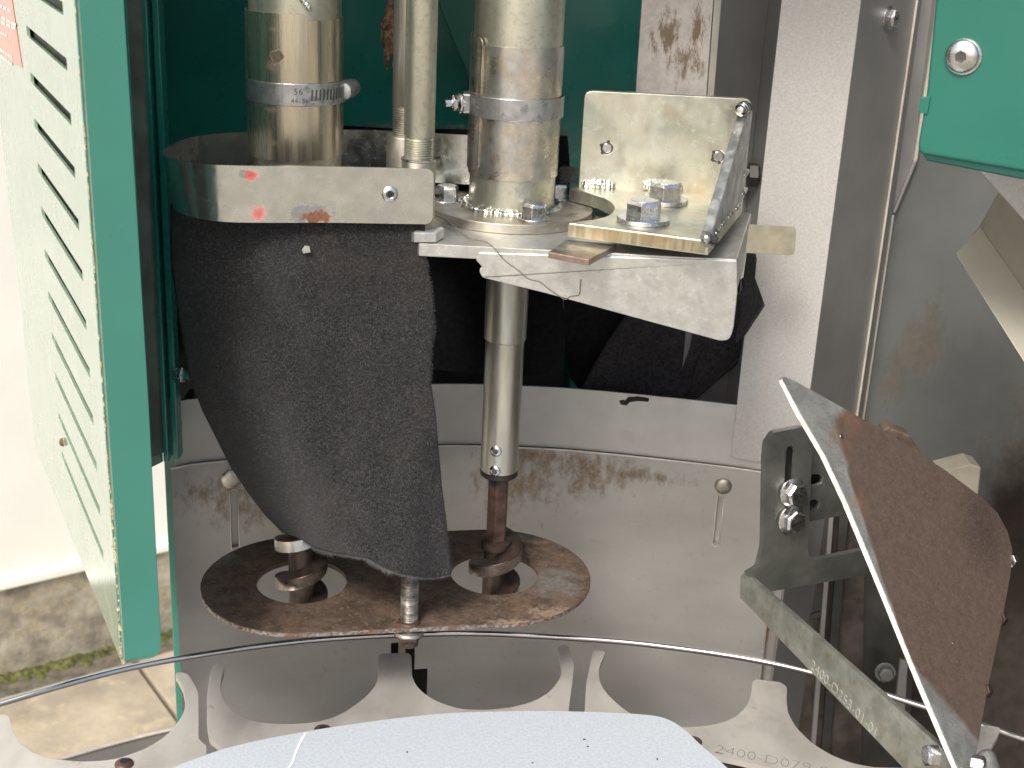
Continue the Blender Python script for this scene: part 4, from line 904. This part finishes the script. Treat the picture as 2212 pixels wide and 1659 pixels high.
# sawn edge face on front
e0=A_+V((0,-.0004,-.0009)); e1=B_+V((0,-.0004,-.0009))
obj('sawn_edge',prism([e0,e1-V((.002,-.0006,0)),e1-V((.002,-.0006,.0062)),e0-V((0,0,.0062))],(0,.0008,0)),zedge,lb)
YV=.792
vp=[UY(1250,404,YV),UY(1607,436,YV),UY(1625,214,YV),UY(1263,196,YV)]
vp[0].z=ZB-.002; vp[1].z=ZB-.002
vo=rnd(vp,[0,0,.005,.005])
def flat(p): return p
hole1=circ(UY(1311,320,YV),.0036,(0,1,0),20); hole2=circ(UY(1551,338,YV),.0036,(0,1,0),20)
obj('upright_plate',prism(vo,(0,.006,0),[hole1,hole2]),zplate,lb,bevel=.0008)
for h_,ph in ((UY(1311,320,YV),.2),(UY(1551,338,YV),1.2)):
    obj('plug_pin',lathe(h_+V((0,.004,0)),[(.0030,0),(.0030,.0035),(.0024,.0040)],24,(0,-1,0)),boltm,lb,smooth=True)
    for k in range(3):
        q=h_+V((math.cos(ph+k*1.3+1.2),0,math.sin(ph+k*1.3+1.2)))*.0038
        obj('punch_mark',lathe(q+V((0,-.0001,0)),[(.0010,0),(.0009,.0002)],10,(0,-1,0)),sockm,lb)
    obj('gap_ring',lathe(h_+V((0,.0050,0)),[(.0036,0),(.0036,.0006)],24,(0,-1,0)),darkm,lb)
gnn=vn(B_,Bk)
if gnn.dot(C-B_)<0: gnn=-gnn
gp_=lambda x,y:UP(x,y,B_,gnn)
gus=[gp_(1536,527),gp_(1539,505),gp_(1617,232),gp_(1624,228),gp_(1618,300),gp_(1607,440)]
gus=[B_+V((0,0,.0)),gp_(1540,500),gp_(1618,236),gp_(1626,240),gp_(1616,330),Bk]
obj('gusset',prism(gus,-gnn*.0058),mat('gusset_steel',(.60,.61,.60),.42,.9,bump=.00003,bs=180,var=.15,vs=90,layers=[dict(col=(.34,.33,.30),s=90,lo=.5,hi=.75,rough=.5,max=.6),dict(col=(.16,.09,.04),s=150,lo=.70,hi=.76,metal=0,rough=.9)]),lb,bevel=.0007)
zq=ZB+.0008
wl_=lambda x0,y0,x1,y1,r_,s_:obj('weld_bead',weldline(UY(x0,y0,YV-.001),UY(x1,y1,YV-.001),r_,s_),weldm,lb,smooth='all')
wl_(1256,397,1328,402,.0030,3); wl_(1388,400,1474,408,.0040,5)
obj('weld_bead',weldline(gp_(1536,519)+gnn*.0005,gp_(1520,515)+gnn*.001,.0034,7,20),weldm,lb,smooth='all')
obj('weld_bead',weldline(gp_(1609,240)-gnn*.003,gp_(1616,232)-gnn*.001,.0036,8,20),weldm,lb,smooth='all')
for i,(x,y) in enumerate(((1545,505),(1558,487),(1572,470),(1588,452),(1602,420),(1606,380))):
    obj('weld_tack',weldline(gp_(x,y)+gnn*.0003,gp_(x+9,y-13)+gnn*.0003,.0013,i,14),weldm,lb,smooth='all')
for x,y,r_ in ((1389,478,.0142),(1436,437,.0132)):
    bolt(lb,UZ(x,y,ZB+.0001),(0,0,1),.0172,.0092,boltm,ph=.3,washer=r_,wt=.0024)
# small bolt behind gusset
sbz=thing('side_bolt','dark bolt and nut between the gusset and the light grey column','bolt',tuple(UY(1640,380,.83)))
obj('bolt_shank',lathe(UY(1598,372,.93),[(.004,0),(.004,.016)],20,(1,0,0)),sockm,sbz,smooth=True)
obj('nut',hexhead(UY(1616,377,.93),(1,0,0),.015,.007,.3),sockm,sbz,bevel=.0005)
# thread lying on flange and hanging over tray
th=[UZ(*QM([(215,330)])[0],ZD+.0008),UZ(*QM([(300,375)])[0],ZD+.0006)]+[UZ(*QM([q])[0],ZT+.0006) for q in ((400,460),(460,475),(510,485))]
th+=[tpx(*q)+fnn*.0012 for q in QM([(560,520),(620,590),(700,650),(760,700),(830,720),(880,760),(940,800),(980,822),(1010,805),(1060,795),(1068,745),(1072,705)])]
tag(obj('loose_thread',tube(spline(th,6),.00028,6),threadm,smooth='all'),'thin loose thread trailing over the tray front','thread')
# ================================================================ rusty plate
def stadium(r,z,n=40,r_end=None,grow=0):
    out=[]
    for k in range(n+1): t=-math.pi/2+math.pi*k/n; out.append(P2+ROW*math.cos(t)*(r+grow)*.99+NRM*math.sin(t)*(r+grow)+V((0,0,z)))
    for k in range(n+1): t=math.pi/2+math.pi*k/n; out.append(P1+ROW*math.cos(t)*(r+grow)*.99+NRM*math.sin(t)*(r+grow)+V((0,0,z)))
    return out
rp=thing('rusty_plate','rusty brown oblong plate with two round holes around the augers','plate',tuple(P1.lerp(P2,.5)+V((0,0,Z_PL))))
RO_=.0625
h1=[V((p.x,p.y,Z_PL)) for p in circ(P1+V((.0003,0,0)),.0281,(0,0,1),56)]; h2=[V((p.x,p.y,Z_PL)) for p in circ(P2,.0281,(0,0,1),56)]
obj('plate_sheet',prism(stadium(RO_,Z_PL),(0,0,-.003),[h1,h2]),rustm,rp,bevel=.0005)
sto=stadium(RO_,0); 
eo=[p+V((0,0,Z_PL-.0004)) for p in stadium(RO_+.0003,0)]; eb=[p-V((0,0,.0024)) for p in eo]
eo.append(eo[0]);eb.append(eb[0])
obj('worn_rim',ribbon(eo,eb,.0006,-1),rustedge,rp,smooth=True)
# ================================================================ wire guide
cw=V((.016,.262,.965)); Rw=.548
wp_=[UZ(x,y,.965) for x,y in [(-150,1568),(0,1520),(250,1450),(450,1412),(650,1385),(840,1372),(1000,1368),(1130,1372),(1400,1392),(1700,1440),(2000,1528),(2212,1597),(2400,1670)]]
wg=thing('wire_guide','polished steel wire hoop curving across in front of the shroud','wire',(0,.8,.965))
obj('wire',tube(spline(wp_,10),.0021,14),wirem,wg,smooth='all')
# ================================================================ star wheel plates
ZF=.972; tf=.004
def starplate(pts,label,extra=()):
    P_=[UZ(x,y,ZF) for x,y in pts]; c=sum(P_,V((0,0,0)))/len(P_)
    t=thing('star_wheel_plate',label,'plate',tuple(c),'star wheel segment plates'); obj('plate_sheet',prism(rnd(P_,.0022,3),(0,0,-tf)),starm,t,bevel=.0005); return t
SA=QA([(-160,600),(-160,560),(40,560),(55,580),(70,650),(110,720),(180,770),(280,805),(450,820),(560,815),(640,805),(720,780),(800,750),(860,715),(900,690),(940,655),(970,620),(995,585),(1010,560),(1022,525),(1025,490),(1020,450),(1010,410),(990,370),(970,340),(975,328),(1000,323),(1040,335),(1058,365),(1080,400),(1093,430),(1098,450),(1098,690),(1115,712),(1142,730),(1142,800),(1000,1100),(-160,1100)])
SB=Q7([(135,1105),(148,1092),(180,1090),(195,1100),(192,1130),(180,1165),(175,1205),(178,1245),(188,1275),(205,1305),(250,1350),(330,1385),(390,1396),(450,1402),(540,1404),(620,1400),(690,1389),(760,1370),(825,1338),(880,1300),(920,1270),(950,1240),(975,1210),(988,1180),(993,1150),(992,1050),(1010,1038),(1150,1035),(1165,1050),(1168,1150),(1178,1180),(1195,1210),(1225,1240),(1260,1265),(1300,1287),(1350,1305),(1400,1320),(1450,1328),(1530,1330),(1600,1327),(1690,1315),(1760,1298),(1820,1275),(1870,1245),(1905,1210),(1930,1175),(1942,1145),(1945,1115),(1935,1060),(1920,1005),(1945,992),(1980,1000),(2008,1100),(2000,1180),(1980,1330),(1975,1500),(260,1620),(182,1532),(150,1500),(118,1478),(105,1400),(105,1260),(118,1150)])
SC=QB([(1355,240),(1362,212),(1380,205),(1418,207),(1430,215),(1420,245),(1405,275),(1393,320),(1397,365),(1410,400),(1440,445),(1480,485),(1520,520),(1570,555),(1640,590),(1700,608),(1780,622),(1870,630),(1980,625)])+QC([(450,1185),(510,1180),(560,1170),(610,1155),(660,1130),(695,1100),(720,1070),(738,1030),(745,990),(750,945),(765,930),(900,945),(935,970),(933,1050),(940,1105),(960,1150),(990,1195),(1060,1265),(1110,1300),(1180,1340),(1240,1365),(1300,1385),(1400,1403),(1550,1405),(1700,1395),(1800,1375),(1880,1335),(1930,1290),(1965,1235),(1975,1190),(1995,1175),(2085,1190),(2075,1225),(2040,1290),(2015,1370),(2010,1560)])+[(2100,1690),(1760,1690),(1670,1660),(1600,1643),(1530,1628),(1300,1600),(1262,1560),(1266,1480)]
a1=starplate(SA,'leftmost stainless star wheel plate with a sunlit finger in front of the paving')
a2=starplate(SB,'middle stainless star wheel plate with a wide centre tab between two pockets')
a3=starplate(SC,'right stainless star wheel plate engraved with a number ending 02-01')
zz=.0022
button(a1,UZ(268,1652,ZF),(0,0,1),.0052,.0028,rusts,darkm,sock=.45)
button(a2,UZ(697,1577,ZF),(0,0,1),.0052,.0015,rusts,darkm,sock=.45)
button(a3,UZ(1497,1602,ZF),(0,0,1),.0055,.0010,rusts,darkm,sock=.5)
t0=UZ(*QC([(570,1295)])[0],ZF+.0001); t1=UZ(*QC([(1110,1405)])[0],ZF+.0001)
text('2400-D079-02-01',.0125,t0+ (t1-t0).normalized()*-.004+V((0,-.0065,0)),(t1-t0),(0,1,0),mat('etched_grey',(.22,.21,.20),.5,.4),a3,bold=-.0004)
# bright line + brown hub under right plate
hub=thing('hub_ring','dark brown hub ring edge below the right star wheel plate','ring',(.15,.6,.94))
hp_=[UZ(x,y,.962) for x,y in [(1480,1618),(1527,1632),(1600,1648),(1666,1661),(1760,1684)]]
obj('bright_edge',tube(spline(hp_,5),.0012,8),wirem,hub,smooth='all')
obj('hub_side',ribbon([p-V((0,0,.001)) for p in hp_],[p-V((0,0,.05)) for p in hp_],.003,1),lowm,hub)
# grey skirt behind left plate
sk0=[UZ(x,y,.935) for x,y in [(60,1662),(125,1643),(250,1607),(350,1582),(430,1566)]]
skt=thing('machine_skirt','grey curved machine skirt with worn white rim seen in the left pocket','skirt',tuple(sk0[2]))
sks=spline(sk0,6)
obj('skirt_sheet',ribbon(sks,[p-V((0,0,.06)) for p in sks],.002,-1),colside,skt,smooth=True)
obj('skirt_rim',tube([p+V((0,0,.0005)) for p in sks],.0012,8),lipm,skt,smooth='all')
# dark box added below the pockets to block bounce light from the ground
mb=thing('bounce_blocker','dark box added under the star wheel plates to block bounced light','housing',(.2,.6,.7))
obj('blocker_box',prism([V((-.17,.30,.25)),V((.62,.30,.25)),V((.62,.93,.25)),V((-.17,.93,.25))],(0,0,.47)),lowm,mb,bevel=.004)
# ================================================================ white top disc
ZW=.995
dsc=[UZ(x,y,ZW) for x,y in [(150,1740),(380,1655),(500,1613),(660,1580),(820,1556),(960,1541),(1110,1536),(1250,1537),(1385,1543),(1440,1553),(1480,1577),(1515,1610),(1575,1662),(1700,1780)]]
dd=spline(dsc,5)
td=thing('turntable_top','pale speckled painted turntable top with a white scratch in the foreground','turntable',(0,.6,ZW))
obj('top_sheet',prism(dd+[V((.2,.45,ZW)),V((-.25,.45,ZW))],(0,0,-.003)),topm,td,bevel=.0006)
scr=[UZ(x,y,ZW+.0002) for x,y in [(660,1583),(650,1600),(640,1622),(632,1645),(622,1662)]]
obj('scratch',prism([p+V((.0006,0,0)) for p in spline(scr,3)]+[p-V((.0006,0,0)) for p in reversed(spline(scr,3))],(0,0,.00005)),mat('scratch_white',(.9,.92,.94),.4),td)
rr=random.Random(9)
for (x,y) in ((880,1625),(1262,1598),(1270,1613),(1150,1648),(1420,1640)):
    p=UZ(x,y,ZW+.0001); a_=rr.uniform(0,3); l=rr.uniform(.0004,.0011); d=V((math.cos(a_),math.sin(a_),0)); s_=V((-d.y,d.x,0))*.0003
    obj('dirt_speck',prism([p-d*l-s_,p+d*l*.6-s_,p+d*l+s_,p-d*l*.4+s_*2],(0,0,.0003)),sockm,td)
# ================================================================ dark zinc bracket, bar and deflector
bk_=thing('slotted_bracket','dark zinc slotted bracket holding the deflector with two flanged bolts','bracket',(.17,.77,1.03))
b0=UY(1655,1280,.768); bh=hd(22); bnv=vn(b0,b0+bh)
if bnv.dot(C-b0)<0: bnv=-bnv
bp_=lambda x,y:UP(x,y,b0,bnv)
O5=Q5([(275,700),(285,600),(330,535),(500,503),(560,515),(580,570),(562,900),(548,1280),(560,1315),(600,1326),(930,1258),(1400,1165),(1400,1320),(990,1408),(275,1530),(165,1415),(235,1375),(265,1250),(272,900)])
H5=[bp_(*p) for p in Q5([(410,660),(418,628),(440,615),(465,628),(472,660),(462,860),(400,860),(405,760)])]
H6=[bp_(*p) for p in Q5([(380,1110),(440,1130),(432,1160),(410,1172),(385,1150)])]
obj('bracket_plate',prism(rnd([bp_(*p) for p in O5],.0015,3),-bnv*.004,[H5,H6]),brackm,bk_,bevel=.0007)
for x,y,ph in ((450,900,.2),(440,1070,.9)):
    p=bp_(*Q5([(x-6,y)])[0]); ob=bolt(bk_,p+bnv*.0002,bnv+V((.12,0,.05)),.0135,.0075,boltm,ph=ph,flange=.0095)
    text('8.8',.0036,p+(bnv+V((.12,0,.05))).normalized()*.0082-bh*.0035+V((0,0,.0012)),bh,(0,0,1),sockm,ob)
sb2=bnv*-.012
O6=Q5([(540,612),(620,598),(700,640),(830,700),(1000,900),(1000,1010),(555,1090),(380,1120),(380,620)])
cr_=lambda x,y:UP(x,y,b0-bnv*.012,bnv)
S1=[cr_(*p) for p in Q5([(540,800),(610,793),(638,815),(630,850),(600,862),(540,868)])]; S2=[cr_(*p) for p in Q5([(530,965),(595,952),(618,968),(610,1005),(585,1015),(530,1025)])]
obj('cross_bar',prism([cr_(*p) for p in O6],-bnv*.003,[S1,S2]),brackm,bk_,bevel=.0006)
obj('slot_shade_plate',prism([p-bnv*.014 for p in [cr_(*q) for q in Q5([(440,720),(800,720),(800,1040),(440,1090)])]],-bnv*.002),sockm,bk_)  # dark plate added behind the slots to paint them black with shade
obj('cross_bar_end',prism([UY(x,y,.85) for x,y in [(2030,1020),(2098,1003),(2120,1010),(2112,1080),(2060,1070)]],(0,.02,0)),coverbg,bk_,bevel=.001)
obj('pivot_block',prism([UY(x,y,.80) for x,y in [(1905,930),(1920,922),(1965,940),(1988,975),(1990,1000),(1930,960)]],(0,.012,0)),rustm,bk_,bevel=.0012)
# angled bar
n1=UZ(1606,1237,1.043); n2=UZ(2058,1640,1.043); bdir2=(n2-n1).normalized(); 
bnb=V((bdir2.y,-bdir2.x,0)); 
if bnb.dot(C-n1)<0: bnb=-bnb
bq=lambda x,y:UP(x,y,n1,bnb)
bf=[n1+V((0,0,0)),n2+bdir2*.03,UP(1990,1700,n1,bnb),bq(1597,1290),bq(1598,1245)]
bar=thing('engraved_bar','long olive zinc bar with engraved number slanting down to the deflector foot','bar',tuple(n1))
obj('bar_body',prism(bf,-bnb*.0045),barm,bar,bevel=.0009)
ta=bq(*QC([(1062,850)])[0])+bnb*.0001; tb_=bq(*QC([(1490,1310)])[0])+bnb*.0001
tsz=(tb_-ta).length*1.10/15/.62
text('2400-D253-01-01',tsz,ta-V((0,0,.002)),tb_-ta,V((0,0,1)),mat('engraving',(.52,.53,.475),.55,.5),bar,bold=-.00018,font_sp=1.0)
fb_=UZ(2040,1650,1.03)
bolt(bar,UZ(2022,1632,1.045),(-1,-.2,.1),.010,.006,boltm,ph=.4,name='nut')
obj('foot_bend',tube(spline([n2+bdir2*.010+V((0,0,-.008)),n2+bdir2*.02+V((.006,.002,-.008)),n2+bdir2*.02+V((.012,.012,-.006)),n2+bdir2*.018+V((.013,.025,-.002))],5),.0045,10),barm,bar,smooth='all')
# deflector
e1_=UY(1690,815,.665); e2_=UY(2088,1659,.575); e3_=UY(2190,1190,.72); dn=(e2_-e1_).cross(e3_-e1_).normalized()
if dn.dot(C-e1_)<0: dn=-dn
dq=lambda x,y:UP(x,y,e1_,dn)
OD=Q8([(350,130),(352,118),(362,117),(400,133),(600,245),(840,385),(1000,490),(1140,595),(1200,655),(1240,730),(1258,800),(1250,900),(1215,1090),(1160,1350),(1095,1720),(1060,1720),(1040,1659),(900,1330),(750,960),(600,600),(520,430),(420,260)])
dpts=[dq(*p) for p in OD]
def line_lin(p,q_,inside,w_):
    a_=dq(*Q8([p])[0]); b_=dq(*Q8([q_])[0]); c_=dq(*Q8([inside])[0]); n_=(b_-a_).cross(dn).normalized()
    if n_.dot(c_-a_)<0: n_=-n_
    return (a_,n_,w_)
defm=mat('rusted_deflector',(.33,.345,.335),.42,.5,bump=.00005,bs=400,var=.12,vs=60,
  layers=[dict(col=(.092,.064,.049),s=60,nr=.6,lo=-.3,hi=.55,rough=.7,metal=0.,amp=.9,var=.10,
     lin=[line_lin((548,270),(575,380),(800,800),.007),line_lin((568,380),(770,1000),(1100,800),.004),line_lin((590,235),(540,290),(800,800),.007),line_lin((965,1390),(1110,1560),(1000,800),.010)]),
     dict(col=(.16,.085,.05),s=80,lo=.1,hi=.9,rough=.75,metal=0,amp=.9,max=.55,at=[(dq(*Q8([(570,360)])[0]),.016),(dq(*Q8([(620,300)])[0]),.016),(dq(*Q8([(650,620)])[0]),.014)]),
     dict(col=(.05,.035,.03),s=20,lo=-.1,hi=.8,max=.8,metal=0,at=[(dq(*Q8([(1150,700)])[0]),(.035,.05,.03))],amp=1.),dict(col=(.145,.102,.072),s=700,d=3,lo=.52,hi=.64,max=.6,metal=0,amp=1),],
  spots=[(700,.16,(.22,.15,.11),.30),(420,.10,(.07,.04,.03),.2),(190,.035,(.75,.7,.6),.16)])
df=thing('rusty_deflector','large pointed rusty deflector plate with bare zinc tip at the right','deflector',tuple(e2_))
obj('deflector_plate',prism(dpts,-dn*.0022),defm,df,bevel=.0005)
le=[dq(*p)+dn*.0001 for p in Q8([(350,128),(420,260),(520,430),(600,600),(750,960),(900,1330),(1040,1659),(1060,1715)])]
lo_=(dq(*Q8([(600,600)])[0])-dq(*Q8([(700,600)])[0])).normalized()
obj('lit_edge',prism([p-dn*.0002 for p in le]+[p-dn*.0002+lo_*(.0013 if 0<i<7 else .0002) for i,p in reversed(list(enumerate(le)))],-dn*.0022),mat('painted_lit_edge',(.86,.83,.74),.5,.1,var=.15,vs=300),df,bevel=.0003)  # pale strip paints the lit thickness of the plate's left edge
p=dq(*Q8([(583,352)])[0])
obj('dark_chip',lathe(p+dn*.0001,[(.0016,0),(.0014,.0003),(.0003,.0004)],9,dn),sockm,df)
for x,y in ((1270,840),(1228,1068),(1166,1350)):
    q=dq(*Q8([(x-14,y)])[0])-dn*.002; bolt(df,q,(q-dq(*Q8([(x-200,y)])[0])).normalized(),.0072,.0055,boltm if y==840 else augerm,name='bolt')
# right-hand finger behind deflector foot
bolt(df,UY(2100,1648,.57),(1,-.6,.2),.008,.006,boltm,ph=.2,name='bolt')
print('done objects',len(bpy.data.objects))
